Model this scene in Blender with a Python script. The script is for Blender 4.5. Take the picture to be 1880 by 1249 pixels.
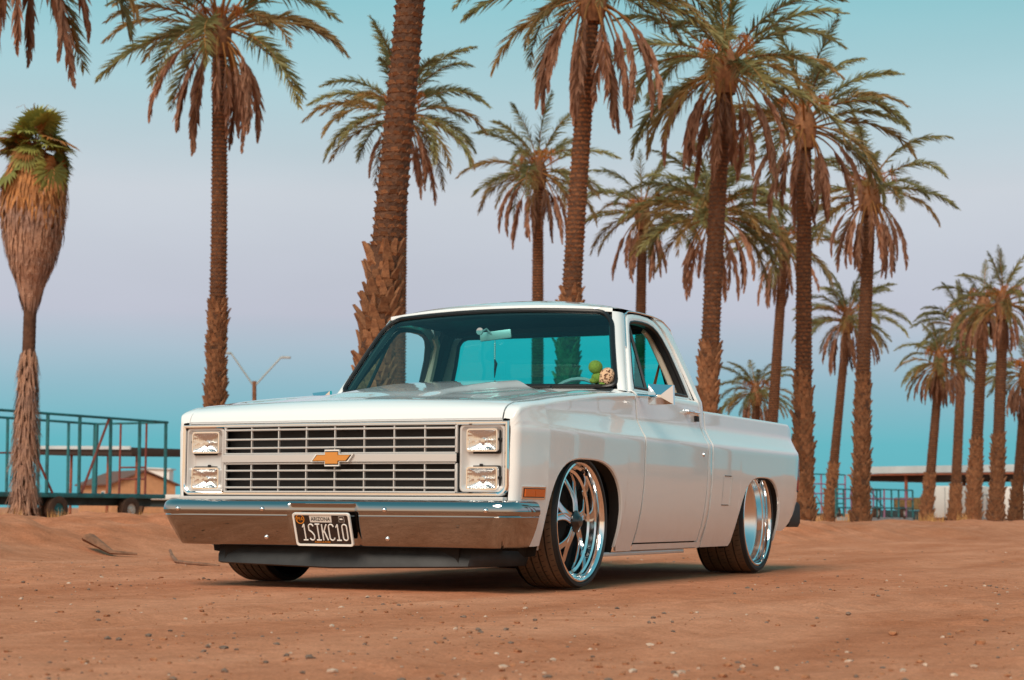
import bpy, bmesh, math, random
import numpy as np
from mathutils import Vector, Matrix, Quaternion

random.seed(7); RNG = np.random.default_rng(7)
for o in list(bpy.data.objects): bpy.data.objects.remove(o)
scene = bpy.context.scene
COL = scene.collection
pi = math.pi
def s2l(*c):
    return tuple(((v/255)/12.92 if v/255 <= .04045 else ((v/255+.055)/1.055)**2.4) for v in c)

# ------------------------------------------------------------------ camera
CAM = Vector((4.6334, -8.0854, 0.3823)); YAW, PIT, ROL, FPX = -0.4307, 0.0894, 0.0074, 3493.8
FW = Vector((math.sin(YAW)*math.cos(PIT), math.cos(YAW)*math.cos(PIT), math.sin(PIT)))
RT0 = Vector((math.cos(YAW), -math.sin(YAW), 0)); UP0 = RT0.cross(FW)
RT = RT0*math.cos(ROL) + UP0*math.sin(ROL); UP = UP0*math.cos(ROL) - RT0*math.sin(ROL)
cd = bpy.data.cameras.new('camera'); cam = bpy.data.objects.new('camera', cd); COL.objects.link(cam)
cam.matrix_world = Matrix(((RT.x, UP.x, -FW.x, CAM.x), (RT.y, UP.y, -FW.y, CAM.y), (RT.z, UP.z, -FW.z, CAM.z), (0, 0, 0, 1)))
cd.sensor_width = 36; cd.lens = FPX*36/1880; cd.clip_start = .1; cd.clip_end = 3000
cd.dof.use_dof = True; cd.dof.focus_distance = 9.2; cd.dof.aperture_fstop = 6.3
scene.camera = cam
def P(px, py, D):
    """world point seen at photo pixel (px, py) at a distance of D metres along the view axis"""
    return CAM + (FW + RT*((px-940)/FPX) - UP*((py-624.5)/FPX))*D
def PX(px, py, X):
    d = FW + RT*((px-940)/FPX) - UP*((py-624.5)/FPX)
    return CAM + d*((X-CAM.x)/d.x)
def PZ(px, py, Z):
    d = FW + RT*((px-940)/FPX) - UP*((py-624.5)/FPX)
    return CAM + d*((Z-CAM.z)/d.z)

# ------------------------------------------------------------------ sky, sun, exposure
world = bpy.data.worlds.new('World'); scene.world = world; world.use_nodes = True
nt = world.node_tree; nt.nodes.clear()
N = lambda t: nt.nodes.new(t)
SUN_AZ = Vector((.05, -.99, 0)).normalized()          # the glow of the sunset, behind the camera
tc = N('ShaderNodeTexCoord'); sep = N('ShaderNodeSeparateXYZ'); nt.links.new(tc.outputs['Generated'], sep.inputs[0])
def ramp(stops):
    r = N('ShaderNodeValToRGB'); e = r.color_ramp.elements
    r.color_ramp.interpolation = 'LINEAR'
    e[0].position = stops[0][0]; e[0].color = (*s2l(*stops[0][1]), 1)
    e[1].position = stops[-1][0]; e[1].color = (*s2l(*stops[-1][1]), 1)
    for p, c in stops[1:-1]:
        k = e.new(p); k.color = (*s2l(*c), 1)
    nt.links.new(sep.outputs['Z'], r.inputs[0]); return r
ra = ramp([(0, (96, 176, 187)), (.035, (102, 180, 191)), (.064, (144, 184, 198)), (.102, (190, 194, 208)), (.165, (198, 205, 213)),
           (.22, (170, 204, 212)), (.27, (136, 195, 204)), (.42, (118, 186, 198)), (.7, (92, 164, 182)), (1, (80, 152, 172))])
rb = ramp([(0, (255, 214, 172)), (.10, (255, 228, 200)), (.2, (246, 232, 218)), (.32, (190, 215, 220)), (.48, (124, 188, 200)), (.7, (92, 164, 182)), (1, (80, 152, 172))])
dot = N('ShaderNodeVectorMath'); dot.operation = 'DOT_PRODUCT'; nt.links.new(tc.outputs['Generated'], dot.inputs[0]); dot.inputs[1].default_value = SUN_AZ
mr = N('ShaderNodeMapRange'); mr.interpolation_type = 'SMOOTHSTEP'; mr.inputs[1].default_value = -.35; mr.inputs[2].default_value = .75
nt.links.new(dot.outputs['Value'], mr.inputs[0])
mx = N('ShaderNodeMix'); mx.data_type = 'RGBA'; nt.links.new(mr.outputs[0], mx.inputs[0]); nt.links.new(ra.outputs[0], mx.inputs[6]); nt.links.new(rb.outputs[0], mx.inputs[7])
bg = N('ShaderNodeBackground'); bg.inputs[1].default_value = .95; 
smp = N('ShaderNodeMapping'); smp.inputs['Scale'].default_value = (2.2, 2.2, 9); nt.links.new(tc.outputs['Generated'], smp.inputs[0])
snz = N('ShaderNodeTexNoise'); snz.inputs['Scale'].default_value = 1.6; snz.inputs['Detail'].default_value = 5; nt.links.new(smp.outputs[0], snz.inputs['Vector'])
smr = N('ShaderNodeMapRange'); smr.inputs[1].default_value = .3; smr.inputs[2].default_value = .7; smr.inputs[3].default_value = .965; smr.inputs[4].default_value = 1.035; nt.links.new(snz.outputs['Fac'], smr.inputs[0])
smx = N('ShaderNodeVectorMath'); smx.operation = 'SCALE'; nt.links.new(mx.outputs[2], smx.inputs[0]); nt.links.new(smr.outputs[0], smx.inputs['Scale'])
nt.links.new(smx.outputs[0], bg.inputs[0])
out = N('ShaderNodeOutputWorld'); nt.links.new(bg.outputs[0], out.inputs[0])
SUN_EL = math.radians(42)
sd = bpy.data.lights.new('sun', 'SUN'); sd.energy = 3.0; sd.color = (1, .84, .69); sd.angle = math.radians(30)
sun = bpy.data.objects.new('sun', sd); COL.objects.link(sun)
sdir = Vector((SUN_AZ.x*math.cos(SUN_EL), SUN_AZ.y*math.cos(SUN_EL), math.sin(SUN_EL)))
sun.rotation_euler = sdir.to_track_quat('Z', 'Y').to_euler()
sun.location = sdir*60
scene.view_settings.view_transform = 'Standard'; scene.view_settings.look = 'None'
scene.view_settings.exposure = 0.12; scene.view_settings.gamma = 1

# ------------------------------------------------------------------ helpers
def tag(o, label=None, cat=None, group=None, kind=None):
    if label: o['label'] = label
    if cat: o['category'] = cat
    if group: o['group'] = group
    if kind: o['kind'] = kind
    return o
def empty(name, loc=(0, 0, 0), rz=0, parent=None):
    o = bpy.data.objects.new(name, None); COL.objects.link(o); o.empty_display_size = .2
    o.location = loc; o.rotation_euler = (0, 0, rz); o.parent = parent
    return o
def link(name, me, parent=None, loc=None):
    o = bpy.data.objects.new(name, me); COL.objects.link(o)
    if parent: o.parent = parent
    if loc is not None: o.location = loc
    return o
class MB:
    def __init__(s): s.v = []; s.f = []; s.m = []; s.mi = 0
    def add(s, vs, fs):
        b = len(s.v); s.v += [tuple(p) for p in vs]; s.f += [tuple(b+i for i in q) for q in fs]; s.m += [s.mi]*len(fs)
        return s
    def box(s, c, d, rot=None, bev=0):
        x, y, z = d[0]/2, d[1]/2, d[2]/2
        if bev > 0:
            b = min(bev, x*.9, y*.9, z*.9); vs = []; 
            bm = bmesh.new(); bmesh.ops.create_cube(bm, size=1)
            for v in bm.verts: v.co = Vector((v.co.x*2*x, v.co.y*2*y, v.co.z*2*z))
            bmesh.ops.bevel(bm, geom=list(bm.edges), offset=b, segments=2, affect='EDGES', profile=.6)
            bm.verts.index_update()
            vs = [v.co.copy() for v in bm.verts]; fs = [[v.index for v in f.verts] for f in bm.faces]; bm.free()
        else:
            vs = [Vector((i*x, j*y, k*z)) for k in (-1, 1) for j in (-1, 1) for i in (-1, 1)]
            fs = [(0, 2, 3, 1), (4, 5, 7, 6), (0, 1, 5, 4), (2, 6, 7, 3), (0, 4, 6, 2), (1, 3, 7, 5)]
        if rot is not None: vs = [rot @ v for v in vs]
        c = Vector(c)
        return s.add([v+c for v in vs], fs)
    def grid(s, pts, flip=False, closeu=False):
        """pts[i][j]: rows of points"""
        n, m = len(pts), len(pts[0]); vs = [p for r in pts for p in r]; fs = []
        for i in range(n if closeu else n-1):
            for j in range(m-1):
                a, b = i*m+j, ((i+1) % n)*m+j
                q = (a, a+1, b+1, b); fs.append(q[::-1] if flip else q)
        return s.add(vs, fs)
    def tube(s, pts, r, n=8, cap=True, closed=False, flat=1.0):
        pts = [Vector(p) for p in pts]; k = len(pts)
        rs = r if hasattr(r, '__len__') else [r]*k
        rings = []; up = None
        for i, p in enumerate(pts):
            a = pts[i-1] if (i > 0 or closed) else p; b = pts[(i+1) % k] if (i < k-1 or closed) else p
            t = (b-a)
            t = t.normalized() if t.length > 1e-9 else Vector((0, 0, 1))
            if up is None:
                up = Vector((0, 0, 1)) if abs(t.z) < .9 else Vector((0, 1, 0))
            u = (up - t*up.dot(t)); u = u.normalized() if u.length > 1e-6 else t.orthogonal().normalized()
            w = t.cross(u); up = u
            rings.append([p + (u*math.cos(2*pi*j/n)*flat + w*math.sin(2*pi*j/n))*rs[i] for j in range(n)])
        vs = [v for q in rings for v in q]; fs = []
        for i in range(k if closed else k-1):
            for j in range(n):
                a = i*n+j; b = i*n+(j+1) % n; i2 = (i+1) % k
                fs.append((a, b, i2*n+(j+1) % n, i2*n+j))
        if cap and not closed:
            fs.append(tuple(range(n))[::-1]); fs.append(tuple((k-1)*n+j for j in range(n)))
        return s.add(vs, fs)
    def lathe(s, prof, n=32, axis='X', c=(0, 0, 0), flip=False):
        """prof: (r, a) pairs, a along axis"""
        c = Vector(c); rings = []
        for i in range(n):
            t = 2*pi*i/n; q = []
            for r, a in prof:
                if axis == 'X': q.append(c+Vector((a, r*math.cos(t), r*math.sin(t))))
                elif axis == 'Y': q.append(c+Vector((r*math.cos(t), a, r*math.sin(t))))
                else: q.append(c+Vector((r*math.cos(t), r*math.sin(t), a)))
            rings.append(q)
        return s.grid(rings, flip=flip, closeu=True)
    def prism(s, poly, d0, d1, axis='Y'):
        """polygon (a,b) extruded along axis from d0 to d1"""
        n = len(poly)
        def mk(a, b, d): return (a, d, b) if axis == 'Y' else ((d, a, b) if axis == 'X' else (a, b, d))
        vs = [mk(a, b, d0) for a, b in poly]+[mk(a, b, d1) for a, b in poly]
        fs = [tuple(range(n))[::-1], tuple(range(n, 2*n))]+[(i, (i+1) % n, n+(i+1) % n, n+i) for i in range(n)]
        return s.add(vs, fs)
    def mesh(s, name, mats, smooth=True, ang=40, fix=True):
        me = bpy.data.meshes.new(name); me.from_pydata(s.v, [], s.f)
        for m in (mats if isinstance(mats, (list, tuple)) else [mats]): me.materials.append(m)
        if any(s.m): me.polygons.foreach_set('material_index', s.m)
        if fix:
            bm = bmesh.new(); bm.from_mesh(me); bmesh.ops.remove_doubles(bm, verts=bm.verts, dist=1e-5); bmesh.ops.recalc_face_normals(bm, faces=bm.faces); bm.to_mesh(me); bm.free()
        if smooth:
            me.shade_smooth()
            if ang < 180: me.set_sharp_from_angle(angle=math.radians(ang))
        me.update(); return me
    def build(s, name, mats, parent=None, **k): return link(name, s.mesh(name, mats, **k), parent)

def interp(x, xs, ys): return float(np.interp(x, xs, ys))
def sstep(a, b, x):
    t = min(1, max(0, (x-a)/(b-a))); return t*t*(3-2*t)

# ------------------------------------------------------------------ materials
def mat(name, col, rough=.6, metal=0, coat=0, bump=None, var=None, spec=.5, alpha=None, ior=1.45, coatr=.03, sheen=0, stops=None):
    """var = (scale, amount[, second colour]); bump = (scale, strength, distance)"""
    m = bpy.data.materials.new(name); m.use_nodes = True; t = m.node_tree; b = t.nodes['Principled BSDF']
    b.inputs['Base Color'].default_value = (*col, 1); b.inputs['Roughness'].default_value = rough; b.inputs['Metallic'].default_value = metal
    b.inputs['Coat Weight'].default_value = coat; b.inputs['Coat Roughness'].default_value = coatr; b.inputs['Specular IOR Level'].default_value = spec
    b.inputs['IOR'].default_value = ior
    co = t.nodes.new('ShaderNodeTexCoord')
    if var:
        nz = t.nodes.new('ShaderNodeTexNoise'); nz.inputs['Scale'].default_value = var[0]; nz.inputs['Detail'].default_value = 6; nz.inputs['Roughness'].default_value = .65
        t.links.new(co.outputs['Object'], nz.inputs['Vector'])
        r = t.nodes.new('ShaderNodeValToRGB'); r.color_ramp.elements[0].position = .32; r.color_ramp.elements[1].position = .68
        c2 = var[2] if len(var) > 2 else tuple(max(0, c*(1-var[1])) for c in col)
        c1 = col if len(var) > 2 else tuple(min(1, c*(1+var[1])) for c in col)
        r.color_ramp.elements[0].color = (*c2, 1); r.color_ramp.elements[1].color = (*c1, 1)
        t.links.new(nz.outputs['Fac'], r.inputs[0]); t.links.new(r.outputs[0], b.inputs['Base Color'])
    if bump:
        nb = t.nodes.new('ShaderNodeTexNoise'); nb.inputs['Scale'].default_value = bump[0]; nb.inputs['Detail'].default_value = 5
        t.links.new(co.outputs['Object'], nb.inputs['Vector'])
        bn = t.nodes.new('ShaderNodeBump'); bn.inputs['Strength'].default_value = bump[1]; bn.inputs['Distance'].default_value = bump[2] if len(bump) > 2 else .01
        t.links.new(nb.outputs['Fac'], bn.inputs['Height']); t.links.new(bn.outputs[0], b.inputs['Normal'])
    return m
def objrand(m, amt):
    """vary the base colour from object to object"""
    t = m.node_tree; b = t.nodes['Principled BSDF']; s = b.inputs['Base Color']
    oi = t.nodes.new('ShaderNodeObjectInfo'); hsv = t.nodes.new('ShaderNodeHueSaturation')
    mp = t.nodes.new('ShaderNodeMapRange'); mp.inputs[3].default_value = 1-amt; mp.inputs[4].default_value = 1+amt
    t.links.new(oi.outputs['Random'], mp.inputs[0]); t.links.new(mp.outputs[0], hsv.inputs['Value'])
    if s.links:
        t.links.new(s.links[0].from_socket, hsv.inputs['Color'])
    else: hsv.inputs['Color'].default_value = s.default_value
    t.links.new(hsv.outputs[0], s); return m
def glass(name, tint, rough=.0, ior=1.5, refl=1.0):
    m = bpy.data.materials.new(name); m.use_nodes = True; t = m.node_tree; t.nodes.clear()
    o = t.nodes.new('ShaderNodeOutputMaterial'); a = t.nodes.new('ShaderNodeBsdfTransparent'); a.inputs[0].default_value = (*tint, 1)
    g = t.nodes.new('ShaderNodeBsdfGlossy'); g.inputs['Roughness'].default_value = rough
    lw = t.nodes.new('ShaderNodeLayerWeight'); lw.inputs[0].default_value = .5
    f = t.nodes.new('ShaderNodeMath'); f.operation = 'POWER'; f.inputs[1].default_value = 5; t.links.new(lw.outputs['Facing'], f.inputs[0])
    mul = t.nodes.new('ShaderNodeMath'); mul.operation = 'MULTIPLY_ADD'; mul.inputs[1].default_value = .90*refl; mul.inputs[2].default_value = .09*refl; mul.use_clamp = True
    x = t.nodes.new('ShaderNodeMixShader'); t.links.new(f.outputs[0], mul.inputs[0]); t.links.new(mul.outputs[0], x.inputs[0]); t.links.new(a.outputs[0], x.inputs[1]); t.links.new(g.outputs[0], x.inputs[2])
    t.links.new(x.outputs[0], o.inputs[0]); return m
M = {}
M['paint'] = mat('white_paint', (.84, .85, .845), .22, 0, 1.0, bump=(2.2, .012, .02))
def dusty(m):
    t = m.node_tree; b = t.nodes['Principled BSDF']; co = t.nodes.new('ShaderNodeTexCoord'); sp = t.nodes.new('ShaderNodeSeparateXYZ'); t.links.new(co.outputs['Object'], sp.inputs[0])
    mr = t.nodes.new('ShaderNodeMapRange'); mr.inputs[1].default_value = .45; mr.inputs[2].default_value = .16; mr.inputs[3].default_value = 0; mr.inputs[4].default_value = .5; t.links.new(sp.outputs['Z'], mr.inputs[0])
    n = t.nodes.new('ShaderNodeTexNoise'); n.inputs['Scale'].default_value = 7; n.inputs['Detail'].default_value = 8; n.inputs['Roughness'].default_value = .7; t.links.new(co.outputs['Object'], n.inputs['Vector'])
    ml = t.nodes.new('ShaderNodeMath'); ml.operation = 'MULTIPLY'; t.links.new(mr.outputs[0], ml.inputs[0]); t.links.new(n.outputs['Fac'], ml.inputs[1])
    x = t.nodes.new('ShaderNodeMix'); x.data_type = 'RGBA'; x.inputs[6].default_value = b.inputs['Base Color'].default_value; x.inputs[7].default_value = (.46, .27, .18, 1); t.links.new(ml.outputs[0], x.inputs[0]); t.links.new(x.outputs[2], b.inputs['Base Color'])
    return m
dusty(M['paint'])
M['paint'].node_tree.nodes['Principled BSDF'].inputs['Coat IOR'].default_value = 1.5
M['spoke'] = mat('machined_spoke', (.58, .58, .59), .10, 1)
M['argent'] = mat('argent_paint', (.60, .585, .57), .32, .25, .4)
M['chrome'] = mat('chrome', (.84, .84, .85), .045, 1, bump=(3, .02, .02))
M['bumper'] = mat('bumper_chrome', (.37, .365, .36), .05, 1, bump=(5, .03, .02))
M['alu'] = mat('polished_aluminium', (.86, .86, .86), .09, 1)
M['brushed'] = mat('turned_aluminium', (.80, .80, .80), .28, 1)
M['black'] = mat('black_plastic', (.012, .012, .013), .5)
M['satin'] = mat('satin_black_dam', (.03, .032, .034), .55, bump=(40, .15, .002), var=(6, .35))
M['rubber'] = mat('rubber_seal', (.006, .006, .007), .38)
M['tyre'] = mat('tyre_rubber', (.13, .085, .055), .8, var=(9, .5, (.21, .125, .075)), bump=(60, .2, .002))
M['sidewall'] = mat('tyre_sidewall', (.016, .016, .016), .62, bump=(90, .15, .001))
M['gloss_black'] = mat('gloss_black', (.01, .01, .011), .15, 0, .6)
M['gold'] = mat('gold_enamel', (.72, .30, .06), .3, .35, .6)
M['amber'] = mat('amber_lens', (.70, .13, .012), .18, 0, .8, bump=(120, .3, .003))
M['red'] = mat('red_lens', (.25, .01, .012), .2, 0, .8)
M['cream'] = mat('cream_trim', (.62, .55, .45), .5)
M['dark_trim'] = mat('dark_interior_vinyl', (.022, .026, .028), .6, bump=(120, .3, .002))
M['seat'] = mat('seat_vinyl', (.055, .05, .05), .55, bump=(70, .4, .003))
M['belt'] = mat('seat_belt_webbing', (.42, .17, .05), .7)
M['ws'] = glass('windshield_glass', (.58, .96, .94), 0, 1.52)
M['rearglass'] = glass('tinted_rear_glass', (.03, .84, .78), 0, 1.5)
M['vent'] = glass('vent_glass', (.55, .88, .87), 0, 1.5)
M['lampglass'] = glass('headlamp_glass', (.95, .95, .95), .03, 1.5)
M['white_enamel'] = mat('white_enamel', (.80, .78, .74), .4)
M['plate'] = mat('plate_print', (.012, .010, .010), .5, var=(22, .5, (.045, .024, .016)))
M['plate_light'] = mat('plate_light_panel', (.66, .62, .57), .45)
M['ink'] = mat('black_ink', (.015, .015, .015), .5)
M['orange_ink'] = mat('orange_ink', (.72, .24, .02), .5)
M['under'] = mat('underbody', (.012, .011, .010), .8)
M['teal_paint'] = mat('teal_pipe_paint', (.02, .22, .24), .55, var=(5, .4, (.03, .10, .11)))
M['red_pipe'] = mat('rust_red_pipe', (.26, .055, .035), .6, var=(6, .4))
M['lilac_pipe'] = mat('lilac_pipe', (.36, .16, .26), .6, var=(6, .3))
M['deck'] = mat('weathered_deck', (.03, .05, .055), .7, var=(3, .5))
M['galv'] = mat('galvanised_steel', (.42, .47, .48), .45, .6)
M['pole'] = mat('wood_pole', (.20, .085, .04), .85, var=(4, .4))
M['stucco'] = mat('orange_stucco', (.52, .26, .13), .85, var=(3, .12), bump=(60, .3, .01))
M['shingle'] = mat('brown_shingle', (.15, .075, .055), .85, var=(8, .3))
M['roofmetal'] = mat('pale_roof_metal', (.55, .60, .62), .5, var=(.6, .12))
M['rust'] = mat('rust_steel', (.28, .08, .04), .75, var=(4, .35))
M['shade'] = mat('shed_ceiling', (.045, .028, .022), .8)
M['whitebox'] = mat('white_trailer_skin', (.76, .74, .71), .5, var=(1.5, .06))
M['bale'] = mat('hay_bale', (.25, .15, .06), .95, var=(14, .45), bump=(40, .8, .03))
M['greyp'] = mat('grey_paint', (.35, .37, .38), .5, var=(4, .2))
M['far_tyre'] = mat('implement_tyre', (.09, .045, .028), .85, var=(5, .4))
M['hub_white'] = mat('hub_pale', (.55, .5, .45), .6)
M['plush'] = mat('green_plush', (.13, .24, .035), .95, bump=(260, .8, .004), var=(60, .3))
M['wood_dry'] = mat('dry_wood', (.24, .11, .06), .9, var=(9, .45), bump=(30, .6, .01))

def leopard():
    m = mat('leopard_print', (.62, .38, .22), .9); t = m.node_tree; b = t.nodes['Principled BSDF']
    v = t.nodes.new('ShaderNodeTexVoronoi'); v.inputs['Scale'].default_value = 75; co = t.nodes.new('ShaderNodeTexCoord'); t.links.new(co.outputs['Object'], v.inputs['Vector'])
    r = t.nodes.new('ShaderNodeValToRGB'); r.color_ramp.interpolation = 'CONSTANT'; e = r.color_ramp.elements
    e[0].position = 0; e[0].color = (.30, .10, .04, 1); e[1].position = .22; e[1].color = (.02, .012, .01, 1); k = e.new(.44); k.color = (.66, .42, .26, 1)
    t.links.new(v.outputs['Distance'], r.inputs[0]); t.links.new(r.outputs[0], b.inputs['Base Color']); return m
M['leopard'] = leopard()
def reflector():
    m = mat('lamp_reflector', (.88, .88, .88), .06, 1); t = m.node_tree; b = t.nodes['Principled BSDF']
    co = t.nodes.new('ShaderNodeTexCoord'); w = t.nodes.new('ShaderNodeTexWave'); w.inputs['Scale'].default_value = 34; w.inputs['Distortion'].default_value = .35; w.inputs['Detail'].default_value = 1
    t.links.new(co.outputs['Object'], w.inputs['Vector'])
    v = t.nodes.new('ShaderNodeTexVoronoi'); v.inputs['Scale'].default_value = 22; t.links.new(co.outputs['Object'], v.inputs['Vector'])
    ad = t.nodes.new('ShaderNodeMath'); ad.operation = 'ADD'; t.links.new(w.outputs['Fac'], ad.inputs[0]); t.links.new(v.outputs['Distance'], ad.inputs[1])
    bn = t.nodes.new('ShaderNodeBump'); bn.inputs['Strength'].default_value = .42; bn.inputs['Distance'].default_value = .006
    t.links.new(ad.outputs[0], bn.inputs['Height']); t.links.new(bn.outputs[0], b.inputs['Normal']); return m
M['reflector'] = reflector()
# vegetation
def leafmat(name, c1, c2, rough=.6, trans=.25):
    m = mat(name, c1, rough, var=(1.6, .3, c2)); t = m.node_tree; b = t.nodes['Principled BSDF']
    objrand(m, .28)
    tb = t.nodes.new('ShaderNodeBsdfTranslucent'); x = t.nodes.new('ShaderNodeMixShader'); x.inputs[0].default_value = trans
    src = b.inputs['Base Color'].links[0].from_socket; t.links.new(src, tb.inputs[0]); t.links.new(b.outputs[0], x.inputs[1]); t.links.new(tb.outputs[0], x.inputs[2])
    t.links.new(x.outputs[0], t.nodes['Material Output'].inputs[0]); return m
M['frond'] = leafmat('green_frond', (.28, .235, .085), (.165, .17, .07))
M['frond_warm'] = leafmat('yellowing_warm_lit_frond', (.34, .19, .06), (.20, .15, .055))
M['frond_dead'] = leafmat('dead_frond', (.46, .235, .145), (.27, .13, .08), .85)
M['rachis'] = leafmat('frond_stalk', (.50, .22, .06), (.32, .15, .05), .7)
M['fruit'] = leafmat('fruit_stalk', (.55, .17, .02), (.38, .11, .02), .7)
M['trunk'] = mat('palm_trunk', (.15, .07, .038), .92, var=(7, .45, (.07, .032, .019)), bump=(26, .8, .03))  # core colour darkened, so shade in the gaps between scales is painted
M['boot'] = objrand(mat('leaf_base_wood', (.36, .165, .075), .9, var=(9, .45, (.15, .065, .032)), bump=(40, .6, .01)), .3)
M['fan'] = leafmat('fan_leaf', (.36, .33, .07), (.17, .20, .055))
M['fan_dry'] = leafmat('dry_fan_leaf', (.46, .19, .05), (.28, .11, .03))
M['thatch'] = mat('dead_leaf_skirt', (.50, .27, .17), .95, var=(1.5, .4, (.28, .17, .135)), bump=(30, .7, .03))
M['thatch2'] = mat('fresh_skirt', (.62, .27, .09), .95, var=(3, .4, (.34, .15, .065)), bump=(30, .7, .03))

def ground_mat():
    m = bpy.data.materials.new('sandy_dirt'); m.use_nodes = True; t = m.node_tree; b = t.nodes['Principled BSDF']; b.inputs['Roughness'].default_value = .95; b.inputs['Specular IOR Level'].default_value = .15
    co = t.nodes.new('ShaderNodeTexCoord')
    def noise(s, d=8, r=.6):
        n = t.nodes.new('ShaderNodeTexNoise'); n.inputs['Scale'].default_value = s; n.inputs['Detail'].default_value = d; n.inputs['Roughness'].default_value = r; t.links.new(co.outputs['Object'], n.inputs['Vector']); return n
    def rampn(src, a, b_, ca, cb):
        r = t.nodes.new('ShaderNodeValToRGB'); r.color_ramp.elements[0].position = a; r.color_ramp.elements[1].position = b_; r.color_ramp.elements[0].color = (*ca, 1); r.color_ramp.elements[1].color = (*cb, 1); t.links.new(src, r.inputs[0]); return r
    def mul(a, b_, f=1.0):
        x = t.nodes.new('ShaderNodeMix'); x.data_type = 'RGBA'; x.blend_type = 'MULTIPLY'; x.inputs[0].default_value = f; t.links.new(a, x.inputs[6]); t.links.new(b_, x.inputs[7]); return x.outputs[2]
    n1 = noise(.55, 6, .6); c = rampn(n1.outputs['Fac'], .3, .7, (.68, .268, .135), (.78, .348, .198))
    n2 = noise(6, 8, .7); c2 = rampn(n2.outputs['Fac'], .3, .72, (.74, .70, .66), (1.06, 1.06, 1.08))
    n3 = noise(70, 4, .8); c3 = rampn(n3.outputs['Fac'], .28, .6, (.66, .60, .56), (1.05, 1.05, 1.05))
    n4 = noise(240, 3, .8); c4 = rampn(n4.outputs['Fac'], .3, .65, (.72, .70, .70), (1.12, 1.12, 1.12))
    mp = t.nodes.new('ShaderNodeMapping'); mp.inputs['Scale'].default_value = (1.5, .22, 1); t.links.new(co.outputs['Object'], mp.inputs[0])
    n5 = noise(1.0, 6, .6); t.links.new(mp.outputs[0], n5.inputs['Vector']); c5 = rampn(n5.outputs['Fac'], .35, .62, (.80, .70, .62), (1.04, 1.05, 1.06))
    col = mul(mul(mul(mul(c.outputs[0], c2.outputs[0]), c3.outputs[0]), c4.outputs[0]), c5.outputs[0])
    t.links.new(col, b.inputs['Base Color'])
    ad = t.nodes.new('ShaderNodeMath'); ad.operation = 'ADD'; t.links.new(n3.outputs['Fac'], ad.inputs[0])
    m4 = t.nodes.new('ShaderNodeMath'); m4.operation = 'MULTIPLY'; m4.inputs[1].default_value = .4; t.links.new(n4.outputs['Fac'], m4.inputs[0]); t.links.new(m4.outputs[0], ad.inputs[1])
    ad2 = t.nodes.new('ShaderNodeMath'); ad2.operation = 'ADD'; t.links.new(ad.outputs[0], ad2.inputs[0]); m5 = t.nodes.new('ShaderNodeMath'); m5.operation = 'MULTIPLY'; m5.inputs[1].default_value = 3; t.links.new(n2.outputs['Fac'], m5.inputs[0]); t.links.new(m5.outputs[0], ad2.inputs[1])
    bn = t.nodes.new('ShaderNodeBump'); bn.inputs['Strength'].default_value = .55; bn.inputs['Distance'].default_value = .012; t.links.new(ad2.outputs[0], bn.inputs['Height']); t.links.new(bn.outputs[0], b.inputs['Normal'])
    return m
M['dirt'] = ground_mat()

# ------------------------------------------------------------------ ground
_perm = RNG.random((256, 256))
def vnoise(x, y):
    x = np.asarray(x, float); y = np.asarray(y, float)
    xi = np.floor(x).astype(int); yi = np.floor(y).astype(int); fx = x-xi; fy = y-yi
    fx = fx*fx*(3-2*fx); fy = fy*fy*(3-2*fy)
    g = lambda a, b: _perm[a & 255, b & 255]
    return (g(xi, yi)*(1-fx)+g(xi+1, yi)*fx)*(1-fy)+(g(xi, yi+1)*(1-fx)+g(xi+1, yi+1)*fx)*fy - .5
def fbm(x, y, o=4):
    s = 0; a = 1
    for i in range(o): s = s+a*vnoise(x*2**i+17*i, y*2**i+31*i); a *= .5
    return s
EY = [-40, -8, 0, 2.3, 5.1, 8, 11, 14.5, 18, 22, 40, 200]; EX = [-8, -4.2, -3.7, -3.9, -4.6, -4.7, -3.6, -2.0, -1.3, -.9, 0, 8]
def ground_z(x, y, fine=True):
    x = np.asarray(x, float); y = np.asarray(y, float)
    e = np.interp(y, EY, EX) + .5*vnoise(y*.5, y*0+3.3)
    s = e-x                                              # > 0 beyond the road edge
    t = np.clip(s/1.3, 0, 1); t = t*t*(3-2*t)
    crest = np.interp(y, [0, 6, 12, 20], [.31, .30, .24, .20])
    back = np.clip((s-2.6)/3, 0, 1); back = back*back*(3-2*back)
    z = t*(crest*(1-back)+np.where(x < -12, -.02, .11)*back)
    rough = t*(1-.6*back)
    z = z + rough*(.17*fbm(x*.8, y*.8, 3)+.075*fbm(x*2.6, y*2.6, 4))
    if fine:
        near = np.exp(-((np.maximum(0, np.hypot(x-1, y-2)-14)/10)**2))
        z = z + near*(.010*fbm(x*.9+4, y*.9, 3)+.006*fbm(x*3.7, y*3.7, 3)+.004*np.abs(fbm(x*11, y*11, 3)))
        patch = np.clip(fbm(x*.45+9, y*.45+2, 2)*2.2+np.clip((x-3.2)/2.5, 0, 1)*.7, 0, 1)
        z = z + near*patch*.035*np.clip(np.abs(fbm(x*5.2, y*5.2, 3))*2-.25, 0, 1)
        for tx, ph in ((-2.55, .3), (-.85, .0), (.85, .0), (2.6, .5), (4.1, .5)):      # shallow wheel tracks along the road
            d = x-(tx+.25*np.sin(y*.16+ph)+.02*y); z = z + near*(-.014*np.exp(-(d/.13)**2)+.007*np.exp(-((np.abs(d)-.21)/.06)**2))*(1-t)
        flat = np.exp(-((x/1.2)**8))*np.exp(-(((y-2.2)/2.6)**8))
        z = z*(1-.85*flat)-.006
    return z
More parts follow.
